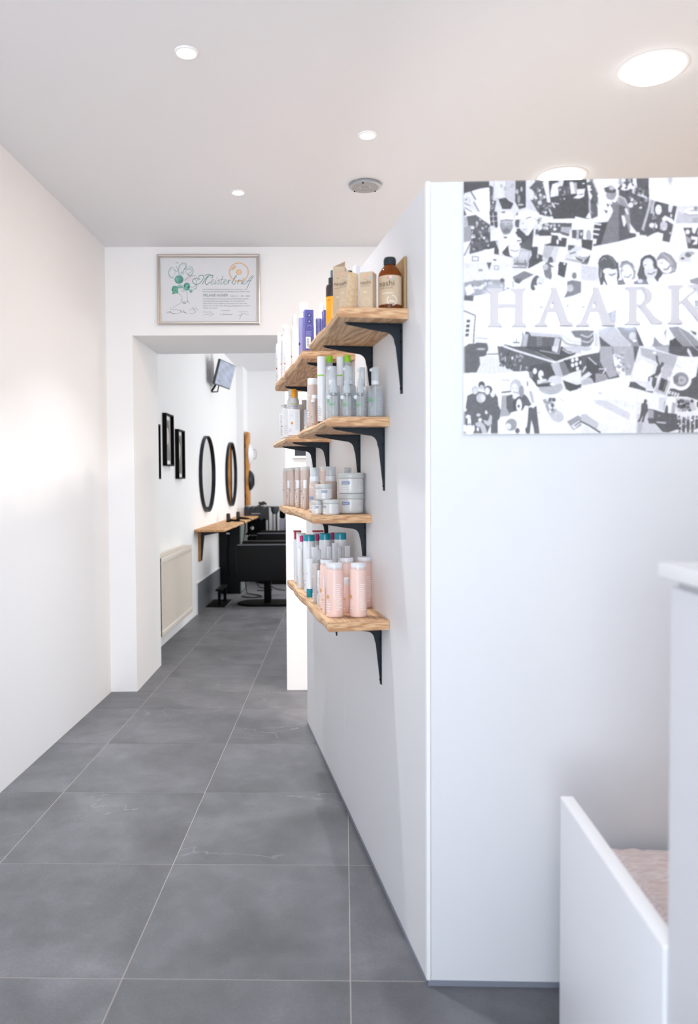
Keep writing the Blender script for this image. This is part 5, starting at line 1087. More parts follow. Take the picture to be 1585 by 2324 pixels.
p(.88, 1110, 560, 1585, 540, 1585, 880, 1080, 890); p(.8, 1140, 640, 1200, 700, 1585, 740, 1585, 880, 1080, 890); e(.95, 1420, 660, 180, 66); l(.66, 18, 1240, 690, 1340, 730, 1585, 720); e(.6, 1470, 600, 40, 40); l(.62, 14, 1360, 640, 1560, 650); p(.7, 1400, 790, 1585, 760, 1585, 880, 1400, 880)
p(.78, 900, 40, 1040, 40, 1000, 110, 985, 180, 960, 110); l(.92, 6, 1140, 80, 1280, 90, 1270, 170, 1140, 160, 1140, 80)
p(D2, 1230, 970, 1585, 970, 1585, 1390, 1430, 1370, 1320, 1370, 1270, 1080); e(.95, 1315, 1050, 42, 44); p(.65, 1280, 1120, 1380, 1180, 1370, 1270, 1310, 1260); p(.93, 1380, 1130, 1520, 1150, 1500, 1290, 1400, 1300, 1470, 1210, 1380, 1190); e(.93, 1560, 1070, 52, 70); p(.95, 1400, 970, 1500, 970, 1450, 1090, 1400, 1050); e(.9, 1560, 1240, 20, 30)
e(.86, 1350, 1560, 210, 150); e(.95, 1470, 1530, 110, 120); e(D3, 1330, 1490, 64, 50); e(D2, 1220, 1560, 36, 22); p(D2, 1390, 1714, 1420, 1670, 1490, 1680, 1490, 1714); e(.7, 1400, 1460, 50, 30)
KD = .4954
cv.sec(14.5, 581.6, KD)   # middle left
p(.88, 30, 0, 700, 0, 800, 90, 680, 190, 400, 215, 240, 235, 30, 255); p(D2, 330, 0, 400, 0, 365, 95); l(D3, 8, 432, 42, 490, 42, 488, 90, 435, 90, 432, 42); p(.62, 222, 82, 280, 84, 278, 112, 222, 112); e(.8, 70, 40, 34, 30, al=.5)
p(.62, 30, 262, 150, 240, 390, 222, 660, 222, 720, 320, 500, 400, 250, 430, 160, 440, 150, 510, 30, 500); p(D2, 30, 430, 160, 440, 150, 510, 30, 500); bl(21, 26, 60, 240, 640, 340, 14, 38, [.75, .6, D3, .85]); p(.9, 35, 330, 115, 280, 175, 390, 70, 440); p(.94, 570, 230, 665, 225, 670, 330, 575, 320); p(D2, 510, 210, 560, 205, 565, 260, 515, 262)
p(.97, 155, 455, 300, 430, 480, 440, 850, 560, 840, 870, 190, 870, 190, 720); p(.90, 30, 515, 158, 520, 180, 700, 30, 640); p(.93, 30, 655, 165, 705, 130, 1010, 30, 1000); l(D2, 14, 30, 640, 178, 702, 160, 900, 150, 1080)
for k in range(4): p(D2, 62-6*k, 757+62*k, 110-6*k, 757+62*k, 104-6*k, 797+62*k, 56-6*k, 797+62*k)
p(.92, 190, 880, 800, 870, 820, 1090, 160, 1090); l(D3, 9, 190, 1000, 330, 1012); [l(.82, 6, 340+k*70, 890, 335+k*70, 1090) for k in range(7)]; l(D2, 10, 725, 1010, 725, 1060); l(D2, 14, 690, 1062, 760, 1066); l(.6, 22, 805, 930, 815, 1000, 790, 1120)
p(D2, 30, 1120, 90, 1080, 160, 1080, 200, 1060, 330, 1070, 365, 1174, 30, 1174); e(.75, 250, 1150, 60, 14); p(.88, 350, 1085, 450, 1085, 480, 1174, 370, 1174)
p(D2, 845, 915, 1330, 990, 1300, 1174, 790, 1174); p(.78, 890, 920, 1320, 960, 1310, 1000, 920, 975); p(.78, 1240, 1000, 1310, 1010, 1280, 1174, 1200, 1174); p(.72, 830, 945, 885, 955, 850, 1174, 790, 1174); [l(.6, 10, 1000, 1000+28*k, 1060, 1005+28*k) for k in range(6)]
sp(.7, 26, 1320, 1000, 1400, 1080, 1585, 1110); sp(.85, 16, 1330, 960, 1440, 1040, 1585, 1060); p(D3, 1450, 910, 1585, 900, 1585, 1010, 1500, 990); [l(D2, 18, 480, 1120, 560, 1174), l(D2, 16, 570, 1095, 780, 1150)]
p(.92, 670, 190, 830, 110, 960, 165, 1000, 150, 820, 290, 750, 330, 700, 330); p(D3, 675, 190, 830, 110, 960, 160, 820, 230, 760, 285, 700, 260); p(D2, 720, 210, 800, 220, 760, 280, 710, 250); p(D1, 880, 70, 900, 0, 1040, 0, 900, 80); p(D3, 680, 30, 860, 40, 880, 0, 700, 0); l(D1, 12, 680, 60, 860, 70)
p(.95, 870, 90, 1040, 0, 1280, 0, 1290, 170, 1200, 260, 1000, 160); e(D3, 1140, 100, 50, 110); e(.75, 1110, 60, 40, 40); p(D1, 1140, 0, 1230, 60, 1190, 60); e(D2, 975, 270, 52, 105, 20); e(.85, 1050, 260, 56, 76); l(D3, 8, 1020, 270, 1060, 280); e(D3, 1175, 170, 24, 60)
p(.93, 840, 300, 950, 380, 1100, 350, 1180, 320, 1200, 480, 850, 560); p(.97, 960, 300, 1140, 320, 1100, 400, 990, 380)
p(D1, 1290, 5, 1400, 10, 1365, 205, 1275, 160); e(.93, 1365, 20, 14); e(D3, 1495, 175, 32, 42); p(.95, 1200, 200, 1450, 200, 1400, 470, 1330, 470, 1200, 330); p(D3, 1400, 250, 1470, 235, 1585, 255, 1585, 400, 1480, 440, 1355, 470, 1400, 380); e(.75, 1440, 340, 44, 50)
p(.93, 1290, 490, 1585, 440, 1585, 870, 1330, 760); e(D3, 1407, 577, 10, 14); e(.7, 1370, 700, 14, 10); l(.8, 8, 480, 690, 520, 715); p(.85, 205, 640, 240, 640, 235, 690, 205, 680)
cv.sec(799.7, 581.6, KD)  # middle right
p(.95, 0, 0, 1585, 0, 1585, 300, 0, 300); p(.85, 0, 30, 230, 60, 230, 260, 0, 240); [l(.72, 5, 10, 60+k*26, 200, 80+k*24) for k in range(7)]; p(D3, 0, 0, 100, 0, 80, 30, 0, 20)
p(D2, 230, 0, 490, 0, 510, 200, 470, 260, 480, 130, 440, 40, 320, 60, 310, 200, 360, 320, 340, 320, 300, 240, 280, 320, 255, 310, 232, 180); e(.9, 395, 118, 80, 92); p(D2, 290, 0, 480, 0, 465, 62, 400, 50, 325, 78); l(D2, 14, 350, 150, 400, 172, 450, 150); l(.75, 10, 265, 40, 260, 200); l(D3, 8, 340, 100, 375, 96); l(D3, 8, 410, 88, 440, 88)
p(.66, 515, 120, 555, 20, 640, 10, 720, 120, 715, 210, 690, 230, 540, 230); e(.92, 612, 145, 78, 105); l(D3, 12, 545, 60, 640, 30, 715, 130); l(D3, 9, 540, 110, 580, 110); l(D3, 9, 610, 95, 650, 90); l(D3, 16, 575, 190, 620, 200, 660, 165); l(.97, 7, 590, 192, 650, 176)
p(D2, 740, 160, 790, 0, 860, 0, 870, 250, 760, 230); p(D2, 980, 0, 1080, 150, 1010, 265, 960, 200); e(.87, 918, 108, 84, 112); l(D3, 11, 860, 70, 895, 60); l(D3, 11, 930, 50, 970, 45); l(D2, 12, 880, 150, 930, 160, 975, 130); p(.8, 870, 0, 970, 0, 960, 20, 880, 24)
p(.6, 1000, 0, 1260, 0, 1262, 60, 1240, 130, 1190, 150, 1080, 160); e(.92, 1125, 62, 86, 86, -20); p(.66, 1190, 0, 1250, 0, 1235, 110, 1190, 100); l(D2, 14, 1090, 95, 1130, 100, 1170, 50); l(D3, 8, 1050, 20, 1080, 12); l(.8, 9, 1205, 0, 1215, 100)
p(D3, 480, 240, 560, 230, 600, 290, 720, 250, 770, 215, 860, 230, 900, 300, 480, 310); e(.8, 780, 250, 36, 26); p(.96, 560, 240, 680, 240, 700, 290, 600, 300); p(.96, 340, 230, 470, 220, 480, 300, 350, 320); p(.96, 870, 220, 960, 230, 1010, 290, 900, 300)
p(.965, 230, 300, 1585, 290, 1585, 850, 0, 850, 0, 470); p(.97, 1030, 210, 1250, 140, 1300, 300, 1010, 300)
p(.72, 310, 690, 470, 620, 460, 780, 430, 850, 400, 840, 340, 790); p(.66, 320, 690, 400, 655, 390, 800, 345, 780); p(.6, 1430, 235, 1585, 190, 1585, 310, 1440, 275); p(.66, 1490, 500, 1585, 510, 1585, 660, 1505, 610); l(.9, 10, 1510, 610, 1585, 550); l(.7, 9, 1540, 310, 1535, 440)
p(.6, 470, 860, 720, 850, 820, 1110, 760, 1110, 750, 1174, 640, 1174, 670, 1090, 540, 960); p(D2, 720, 850, 830, 1110, 770, 1105, 740, 1000); e(.82, 680, 980, 45, 55); e(.95, 707, 1040, 28, 18)
p(.78, 200, 880, 430, 850, 540, 960, 670, 1090, 640, 1174, 420, 1174, 320, 1060, 240, 980); p(D2, 240, 980, 320, 1050, 425, 1130, 420, 1174, 250, 1174); l(.9, 10, 640, 1100, 660, 1120)
p(.96, 725, 845, 840, 850, 965, 985, 960, 1060, 920, 1145, 835, 1120); p(.6, 965, 985, 1080, 1095, 1170, 1100, 1155, 1174, 920, 1174, 920, 1145, 960, 1060); p(.96, 965, 980, 1110, 870, 1160, 990, 1170, 1085, 1100, 1105, 1040, 1070)
p(.7, 1090, 930, 1130, 870, 1120, 1020); p(D1, 1170, 1040, 1245, 1000, 1400, 1174, 1165, 1174); p(.6, 1150, 860, 1270, 850, 1420, 930, 1585, 1085, 1585, 1174, 1400, 1174, 1240, 1000); l(.8, 8, 1290, 880, 1500, 1140); p(.93, 1130, 870, 1240, 1000, 1200, 1030, 1165, 1030); p(D2, 1440, 900, 1520, 930, 1515, 970, 1480, 950)
p(D3, 0, 900, 165, 905, 165, 1040, 120, 1110, 0, 1130); sp(.78, 20, 0, 960, 90, 990, 160, 940); sp(.82, 16, 0, 1040, 100, 1060, 150, 1010); p(.9, 165, 900, 225, 900, 265, 1174, 225, 1174); [l(D3, 5, 185, 960+k*24, 215, 955+k*24) for k in range(9)]; e(D2, 1580, 910, 14, 26); p(D2, 1560, 1080, 1585, 1060, 1585, 1174, 1560, 1174)
cv.sec(14.5, 1134.1, KD)  # lower left
p(D2, 30, 0, 340, 0, 320, 130, 230, 140, 240, 240, 190, 350, 30, 355); e(.72, 250, 35, 60, 14); p(.9, 345, 0, 470, 0, 480, 90, 345, 95); l(D2, 12, 335, 105, 480, 100)
p(.88, 340, 112, 490, 150, 500, 230, 600, 280, 690, 340, 500, 375, 300, 375, 190, 350, 240, 240, 230, 150); [l(.78, 5, 330+k*30, 160, 220+k*70, 360) for k in range(6)]
p(D2, 470, 0, 830, 0, 1250, 210, 1180, 340, 690, 335, 600, 280, 500, 220); bl(31, 24, 500, 60, 880, 320, 8, 26, [D1, .6, .55, D1]); l(.85, 12, 575, 140, 575, 200); l(.85, 12, 785, 255, 775, 320); e(.85, 670, 155, 14, 22); l(.7, 12, 720, 150, 800, 120)
p(D1, 830, 0, 1585, 0, 1500, 110, 1250, 200); l(.7, 12, 1040, 55, 1290, 100, 1310, 0); p(.85, 1200, 0, 1290, 0, 1270, 85, 1200, 60); l(.90, 26, 560, 0, 700, 50, 1270, 225); sp(.75, 18, 1340, 40, 1440, 90, 1560, 50); p(.8, 1330, 0, 1585, 0, 1585, 100, 1400, 60)
p(.945, 30, 362, 300, 378, 870, 325, 900, 430, 980, 400, 1030, 640, 1060, 700, 1400, 600, 1585, 560, 1585, 1165, 30, 1165)
p(D2, 65, 660, 130, 630, 200, 600, 320, 620, 400, 640, 430, 620, 475, 690, 480, 790, 515, 860, 500, 960, 470, 1000, 470, 1165, 30, 1165, 30, 880, 50, 760)
e(D1, 257, 520, 44, 54); e(.78, 258, 548, 30, 34); e(.75, 168, 585, 46, 56); e(.85, 170, 600, 28, 36); e(D2, 345, 580, 56, 56); e(.88, 332, 598, 34, 50); e(.78, 248, 690, 62, 66, 20); e(.87, 272, 692, 30, 42); e(.9, 405, 645, 30, 36); p(.92, 300, 870, 320, 855, 340, 905, 305, 905); e(.8, 212, 920, 28, 22)
p(.76, 170, 1030, 240, 1000, 300, 1060, 330, 1165, 262, 1165, 240, 1090, 180, 1070); p(.76, 270, 985, 340, 1000, 370, 910, 395, 940, 390, 1040, 345, 1070, 300, 1040); p(.9, 380, 1040, 378, 1165, 330, 1165); e(.92, 233, 985, 26, 24); p(.95, 190, 1090, 215, 1090, 215, 1140, 190, 1130)
e(.95, 92, 1100, 68, 86); e(D2, 60, 1020, 26, 44); e(D2, 128, 1030, 18, 40); e(.96, 90, 1010, 24, 60); e(D2, 92, 1045, 14, 12); e(.9, 75, 945, 34, 28); e(.88, 35, 850, 22, 24)
p(.66, 525, 660, 590, 650, 615, 800, 630, 930, 510, 945); l(D2, 20, 530, 615, 640, 604); l(.6, 9, 535, 450, 640, 455); [l(.75, 6, 540, 490+k*36, 610, 492+k*36) for k in range(3)]; l(D3, 14, 870, 470, 872, 530); l(.8, 5, 830, 600, 960, 590, 940, 420)
p(D2, 590, 660, 660, 640, 700, 690, 830, 640, 870, 680, 925, 780, 890, 800, 880, 900, 640, 920, 590, 830); e(.76, 715, 545, 78, 108); e(.6, 790, 600, 34, 80); e(.9, 700, 575, 48, 78); p(.9, 680, 630, 740, 640, 720, 720, 670, 690); l(D3, 9, 680, 610, 740, 620); e(D3, 680, 560, 8, 5); e(D3, 725, 565, 8, 5)
p(.72, 890, 600, 930, 600, 960, 750, 930, 760); p(D2, 880, 820, 990, 800, 1030, 1165, 960, 1165, 950, 1090, 920, 980, 900, 1165, 850, 1165, 870, 1000); e(.92, 945, 790, 22, 36)
e(D2, 750, 770, 88, 82); e(D1, 700, 790, 30, 70); e(.96, 757, 790, 38, 86); e(D2, 752, 800, 17, 22); p(.965, 640, 890, 700, 870, 800, 860, 840, 790, 885, 800, 870, 1000, 850, 1165, 720, 1165, 690, 980, 640, 920); e(D2, 735, 1130, 30, 36); e(D2, 858, 1120, 20, 40)
e(.6, 650, 1050, 76, 84, 30); e(.88, 612, 1072, 42, 42); e(.35, 1028, 886, 7)
p(D1, 900, 260, 1080, 220, 1180, 235, 1250, 400, 1240, 440, 1170, 470, 1100, 430, 990, 520, 900, 400); p(.75, 1180, 230, 1290, 205, 1345, 410, 1250, 400); e(.94, 970, 330, 26, 40); e(D1, 1000, 400, 26, 50); e(.95, 1050, 380, 36, 62); e(D1, 1070, 405, 12, 14); p(.88, 1000, 450, 1110, 430, 1130, 480, 1000, 500); l(D1, 30, 1000, 520, 1180, 500)
e(.72, 1180, 545, 160, 96); e(.85, 1240, 450, 90, 60); p(D1, 1000, 505, 1190, 480, 1200, 530, 1010, 545); e(.92, 1205, 505, 36, 22); p(.72, 1020, 560, 1330, 520, 1280, 610, 1120, 640); p(D3, 885, 340, 940, 330, 945, 410, 900, 425)
p(.90, 1345, 440, 1585, 320, 1585, 480, 1530, 515); p(D1, 1340, 450, 1530, 515, 1585, 500, 1585, 560, 1435, 600, 1385, 570); p(D3, 1290, 215, 1440, 160, 1500, 330, 1440, 360, 1345, 400); p(D1, 1350, 185, 1440, 170, 1455, 350, 1440, 360); p(D1, 1440, 165, 1585, 130, 1585, 310, 1460, 350)
for x, y in ((1450, 160), (1505, 145), (1450, 225), (1500, 210), (1515, 270), (1560, 190)): e(.94, x+22, y+26, 22, 26)
p(.62, 1070, 712, 1200, 680, 1262, 860, 1180, 920, 1150, 900); bl(33, 14, 1100, 710, 1240, 880, 12, 30, [.8, D3, .9, D2]); e(.72, 1260, 930, 100, 76, 30, .7); l(.75, 10, 1290, 690, 1360, 740)
p(.62, 1395, 1005, 1545, 920, 1585, 950, 1585, 1060, 1480, 1120); p(.9, 1450, 1060, 1560, 990, 1585, 1020, 1490, 1110); l(D2, 14, 1500, 1060, 1585, 1000); p(.92, 1540, 560, 1585, 550, 1585, 620, 1545, 600)
cv.sec(799.7, 1134.1, KD) # lower right
p(.93, 0, 0, 240, 0, 240, 80, 30, 125, 0, 80); p(D2, 0, 125, 240, 80, 260, 0, 430, 0, 440, 240, 510, 410, 360, 440, 180, 490, 0, 525)
e(.8, 60, 30, 80, 30); p(D1, 80, 150, 150, 180, 240, 260, 230, 340, 190, 380, 180, 490, 130, 440, 60, 290); p(.62, 190, 360, 330, 370, 360, 440, 190, 480); p(.68, 250, 0, 410, 0, 430, 250, 480, 390, 370, 420, 330, 340, 250, 200); p(.88, 0, 410, 100, 335, 145, 372, 0, 480); p(.75, 0, 460, 110, 410, 150, 440, 170, 490, 0, 525); l(.85, 14, 100, 150, 200, 240); l(.85, 20, 60, 270, 20, 340); l(.9, 14, 240, 300, 330, 300, 290, 360)
p(.95, 420, 110, 520, 100, 600, 390, 520, 410, 440, 270); p(.70, 420, 0, 720, 0, 700, 250, 660, 380, 590, 390, 540, 130, 425, 100); bl(35, 30, 440, 20, 690, 370, 10, 30, [.62, .78, .72]); p(D2, 690, 0, 770, 0, 710, 220)
p(.95, 0, 530, 510, 410, 660, 390, 640, 540, 750, 580, 740, 1165, 0, 1165)
p(.90, 770, 0, 960, 0, 1270, 125, 1240, 260, 1110, 660, 960, 610, 630, 540); p(.72, 780, 10, 1270, 130, 1240, 300, 1010, 210, 800, 120); p(.76, 1080, 230, 1240, 280, 1120, 650, 970, 600, 1060, 400); p(.96, 700, 250, 800, 180, 960, 250, 930, 400, 860, 460, 680, 450); e(.96, 970, 85, 24, 16)
l(D2, 26, 1000, 130, 1008, 200, 1040, 260); p(D2, 1005, 260, 1050, 240, 1085, 205, 1095, 240, 1060, 290, 1060, 340, 1010, 400, 990, 520, 960, 570, 930, 500, 950, 420, 890, 470, 890, 410, 980, 360); e(D2, 1075, 232, 22, 24); e(.82, 925, 430, 22, 22); e(.8, 995, 405, 18, 16); p(.88, 870, 480, 940, 460, 930, 560, 850, 570)
p(D2, 632, 540, 650, 470, 720, 475, 780, 520, 860, 560, 850, 590, 960, 600, 940, 620, 760, 570); l(.85, 8, 750, 440, 760, 475, 880, 490); p(D1, 1062, 415, 1150, 455, 1100, 610, 1022, 575); l(.6, 8, 1130, 460, 1080, 600); e(.93, 1160, 430, 16, 30)
p(D2, 1430, 450, 1585, 150, 1585, 730, 1470, 690, 1400, 670, 1140, 660, 1180, 560, 1400, 560); p(.95, 1280, 130, 1565, 150, 1520, 400, 1450, 440, 1200, 340, 1240, 250); l(.7, 6, 1250, 240, 1320, 290); e(.96, 1320, 440, 140, 146); e(.6, 1320, 440, 102, 96); e(.75, 1330, 450, 60, 54); e(.62, 1330, 450, 28, 24); p(D3, 1215, 400, 1290, 380, 1290, 480, 1230, 500)
for k in range(4): p(.9, 1170+k*36, 590+k*10, 1195+k*36, 595+k*10, 1180+k*36, 640+k*10, 1155+k*36, 635+k*10)
p(D2, 1160, 0, 1585, 0, 1585, 130, 1470, 140, 1280, 125, 1160, 90); p(.92, 1410, 20, 1440, 60, 1475, 140, 1440, 140, 1400, 60); p(.7, 960, 0, 1160, 0, 1160, 90, 1000, 40); l(.75, 12, 1480, 0, 1585, 80)
p(.95, 755, 585, 1110, 665, 1250, 690, 1270, 900, 1000, 860, 880, 840, 880, 720, 750, 730); p(.85, 1030, 680, 1140, 680, 1090, 860, 1030, 840); p(.7, 1200, 740, 1260, 760, 1240, 900, 1160, 890); p(.97, 1150, 735, 1210, 740, 1190, 900, 1140, 880); p(D2, 1110, 850, 1120, 800, 1135, 775, 1150, 800, 1150, 900, 1105, 880); l(.6, 10, 1110, 730, 1095, 850)
p(.82, 740, 910, 880, 880, 960, 920, 900, 1010, 980, 1050, 1080, 1150, 740, 1165); e(D2, 853, 730, 22, 28); p(D2, 800, 765, 840, 745, 880, 770, 890, 860, 850, 930, 830, 1010, 800, 1012, 825, 920, 800, 960, 780, 1010, 745, 1010, 780, 940, 795, 850); p(.72, 760, 1020, 820, 1020, 800, 1150, 750, 1150)
p(D2, 880, 830, 960, 840, 1090, 880, 1270, 900, 1290, 1100, 1150, 1150, 1080, 1140, 980, 1030, 900, 1030, 880, 960, 950, 940); p(.66, 890, 840, 960, 850, 960, 960, 890, 950); p(.78, 990, 1000, 1130, 1010, 1120, 1030, 1010, 1020); e(.62, 1035, 925, 12)
p(.8, 1250, 690, 1300, 690, 1480, 700, 1530, 850, 1270, 870); bl(36, 26, 1290, 710, 1470, 850, 14, 34, [D2, D1, .6, D2, .8]); p(D2, 1530, 740, 1585, 720, 1585, 840, 1530, 800); p(.93, 1270, 880, 1585, 850, 1585, 1080, 1300, 1060)
for k in range(5): x = 1300+k*58; e(D2, x, 940+(k % 2)*14, 15, 18); p(D2, x-20, 970, x+22, 965, x+26, 1060, x+14, 1150, x-14, 1150, x-22, 1060)
bl(37, 20, 1280, 920, 1580, 1130, 8, 24, [.85, .95, D3]); p(.95, 1480, 1120, 1570, 1080, 1585, 1090, 1585, 1165)
p(.84, 160, 710, 330, 720, 650, 890, 640, 985, 200, 765); p(.92, 370, 660, 700, 790, 690, 850, 540, 790, 360, 720); [l(.8, 5, 370+k*110, 670+k*36, 355+k*110, 720+k*40) for k in range(4)]
p(.78, 0, 990, 0, 910, 60, 900, 240, 1030, 380, 1090, 300, 1160, 200, 1120); p(.92, 240, 1020, 380, 1090, 310, 1165, 210, 1110); l(D2, 22, 0, 1005, 110, 1060, 250, 1150); p(.9, 0, 1040, 120, 1090, 200, 1165, 0, 1165); e(.78, 250, 625, 24, 12); l(.86, 6, 745, 590, 735, 1165)
cv.sec(523.4, 29, K)      # hair of the four women, above their faces
p(D2, 1140, 1640, 1165, 1560, 1230, 1495, 1320, 1478, 1420, 1520, 1490, 1610, 1530, 1720, 1490, 1760, 1160, 1760); sp(.7, 14, 1200, 1600, 1260, 1540, 1300, 1580); sp(.62, 12, 1360, 1520, 1440, 1600, 1470, 1700); e(.9, 1330, 1800, 95, 60)
cv.sec(1046.9, 29, K)
p(.62, 10, 1720, 50, 1610, 150, 1590, 260, 1650, 310, 1740, 250, 1730, 150, 1660, 60, 1740); l(D2, 10, 60, 1640, 160, 1610, 280, 1700); e(.93, 150, 1740, 80, 70)
p(D2, 400, 1740, 420, 1570, 500, 1500, 600, 1480, 690, 1540, 740, 1640, 760, 1760, 680, 1760, 640, 1600, 540, 1560, 470, 1640, 440, 1760); e(.9, 560, 1660, 100, 110); l(D3, 12, 480, 1690, 530, 1680)
p(.6, 720, 1560, 800, 1450, 880, 1430, 1000, 1490, 1080, 1600, 1110, 1740, 1020, 1760, 960, 1640, 850, 1560, 720, 1600); e(.92, 830, 1660, 100, 96); [sp(.78, 8, 800+k*36, 1460+k*14, 920+k*30, 1540+k*20, 1000+k*24, 1680) for k in range(3)]; l(D3, 10, 790, 1650, 840, 1640)
cv.grain(.035, 2, 4); cv.blur(1)

# the panel: 536 x 572 picture units are visible; to the right of the frame it simply goes on
cx0, cx1, cz0, cz1 = .3017, 1.42, 1.421, 2.0455; CYF = 1.921
t = thing('photo_collage', 'black and white photo collage panel behind the lit letters on the partition', 'picture', (cx0, CYF, cz0), -.0092)
obj('panel', MB().box(0, cx1-cx0, .0006, .011, 0, cz1-cz0), mat('acrylic panel edge', (236, 240, 246), .3), t)
def fn(u, v):
    X_ = cx0+u*(cx1-cx0); Z_ = cz0+v*(cz1-cz0)
    px = 762.12+919.44*X_+5.27*Z_; py = 2302.03-9.93*X_-920.37*Z_
    px = np.where(px > 1583, 3166-px, px)
    return cv.sample(np.clip((px-1040)*2.908, 30, 1583), np.clip((py-400)*2.908, 54, 1713))
inkmesh('photo_print', fn, cx1-cx0, cz1-cz0, 860, 480, face_frame((0, 0, 0), (1, 0, 0)), GLOSSP, t)

# backlit letters
LET = mat('white acrylic letter', (208, 205, 210), .6)
LEDM = bpy.data.materials.new('cool led strip'); LEDM.use_nodes = True
LEDM.node_tree.nodes['Principled BSDF'].inputs['Emission Color'].default_value = (.72, .84, 1, 1)
LEDM.node_tree.nodes['Principled BSDF'].inputs['Emission Strength'].default_value = 5.2
def lw(px, py):      # picture units of the sign to panel coordinates
    X_ = (px-762.12-5.27*1.72)/919.44; Z_ = (2302.03-9.93*X_-py)/920.37; return (X_*.985+.0105, (Z_-1.305)*.985+1.305)
def SH(k):           # crop units to sign units
    return (lambda x, y: (1045+x/5.87, 600+y/5.87)) if k == 0 else (lambda x, y: (1315+x/5.87, 600+y/5.87))
def arc(cx, cy, rx, ry, a0, a1, n=8): return [(cx+rx*math.cos(math.radians(a0+(a1-a0)*i/n)), cy+ry*math.sin(math.radians(a0+(a1-a0)*i/n))) for i in range(n+1)]
def serif(x0, x1, y, d, f): # slab serif with soft ends; d = +1 when the stem is below it
    return [(x0, y), (x1, y), (x1-6, y+d*26), (x1-45, y+d*f), (x0+45, y+d*f), (x0+6, y+d*26)]
LT = {
 'H': (0, [[(326, 345), (438, 345), (438, 840), (326, 840)], [(655, 345), (762, 345), (762, 840), (655, 840)], [(430, 540), (665, 540), (665, 592), (430, 592)],
       serif(275, 490, 335, 1, 60), serif(605, 800, 335, 1, 60), serif(287, 487, 850, -1, 60), serif(612, 808, 850, -1, 60)]),
 'A': (0, [[(1142, 325), (1200, 325), (1388, 835), (1276, 835), (1142, 480)], [(1160, 325), (1185, 430), (1050, 800), (1010, 835), (975, 800)], [(1080, 588), (1240, 588), (1255, 650), (1065, 650)],
       serif(925, 1090, 840, -1, 50), serif(1255, 1430, 835, -1, 50)]),
 'R': (1, [[(596, 325), (690, 325), (690, 820), (596, 820)], serif(535, 740, 825, -1, 55), [(540, 318), (690, 318), (690, 360), (610, 380), (545, 345)],
       [(682, 318), (760, 318)]+arc(745, 450, 142, 132, -90, 90, 12)+[(682, 582), (682, 545)]+arc(720, 452, 68, 96, 90, -90, 12)+[(682, 352)],
       [(700, 560), (800, 560), (930, 720), (1030, 785), (1030, 812), (905, 815)]]),
 'K': (1, [[(1152, 305), (1248, 305), (1248, 810), (1152, 810)], serif(1105, 1300, 298, 1, 60), serif(1108, 1298, 812, -1, 60), [(1240, 530), (1470, 335), (1520, 335), (1240, 585)], serif(1375, 1545, 295, 1, 45),
       [(1270, 505), (1345, 470), (1560, 720), (1680, 780), (1680, 810), (1540, 812)]]),
}
def letter(ch, dx, label):
    k, polys = LT[ch]; f = SH(k); t = None
    pts = [[lw(*(lambda q: (q[0]+dx, q[1]))(f(*p_))) for p_ in pl] for pl in polys]
    x0 = min(q[0] for pl in pts for q in pl); z0 = min(q[1] for pl in pts for q in pl)
    yo = CYF-.026-(x0-cx0)*.0092
    t = thing('sign_letter', label, 'letter', (x0, yo, z0), -.0092, 'backlit white letters on the photo collage')
    M = Matrix(((1, 0, 0, 0), (0, 0, 1, 0), (0, 1, 0, 0), (0, 0, 0, 1)))
    b = MB(); g = MB()
    for i_, pl in enumerate(pts):
        q = [(a-x0, c-z0) for a, c in pl]; b.prism(q, 0+.00002*i_, .013, M)
        if len(q) == 6 and i_ > 0 and max(a for a, c in q)-min(a for a, c in q) < .035: continue
        cxm = sum(a for a, c in q)/len(q); czm = sum(c for a, c in q)/len(q)
        g.prism([(cxm+(a-cxm)*.75, czm+(c-czm)*.9) for a, c in q], .0135, .0145, M)
    obj('letter_face', b, LET, t); obj('led_backlight', g, LEDM, t)
    obj('stand_off', MB().tube([(.02, .013, .05), (.02, .0255, .05)], .003, 8), ALU, t)
letter('H', 0, 'white backlit serif letter H, first letter of the sign')
letter('A', 0, 'white backlit serif letter A right after the H')
letter('A', 95.4, 'white backlit serif letter A just before the R')
letter('R', 0, 'white backlit serif letter R')
letter('K', 0, 'white backlit serif letter K cut by the right edge of the photo')

# ------------------------------------------------------------------ framed certificate
ce = Canvas(1585, 1219, .6, (.865, .875, .895)); p, e, l, sp = ce.p, ce.e, ce.l, ce.sp
ce.sec(121.9, 121.9, .4618)
GN, GD, IK = (.36, .62, .56), (.22, .42, .40), (.42, .47, .50)
e((.90, .86, .88), 1240, 320, 170, 170, al=.5, hole=.55); e((.90, .86, .88), 1240, 320, 70, 90, al=.5, hole=.5)
e((.62, .76, .74), 380, 520, 110, 170, 20, .35, .5); e((.66, .78, .77), 690, 420, 120, 200, 25, .4, .55); e((.66, .78, .77), 900, 480, 120, 120, 0, .45, .5); e((.86, .80, .83), 880, 700, 160, 90, -30, .6); e((.66, .78, .77), 1010, 930, 120, 120, 0, .4, .6)
for pts in ((430, 680, 340, 640, 280, 520, 330, 380, 400, 360), (600, 600, 580, 420, 620, 280, 740, 220, 810, 260, 790, 380, 720, 440), (700, 560, 740, 430, 800, 340), (820, 430, 900, 400, 960, 460, 880, 560, 850, 520),
            (880, 320, 980, 360, 1020, 480, 960, 590, 880, 600, 850, 560), (440, 430, 520, 470, 560, 430, 510, 320), (500, 230, 540, 200, 560, 240), (640, 520, 690, 480, 660, 560), (760, 750, 860, 660, 1000, 600, 1100, 620),
            (920, 930, 1000, 950, 1100, 880, 1110, 760, 1060, 700), (1000, 1010, 1100, 980, 1120, 900)): sp(GD, 9, *pts)
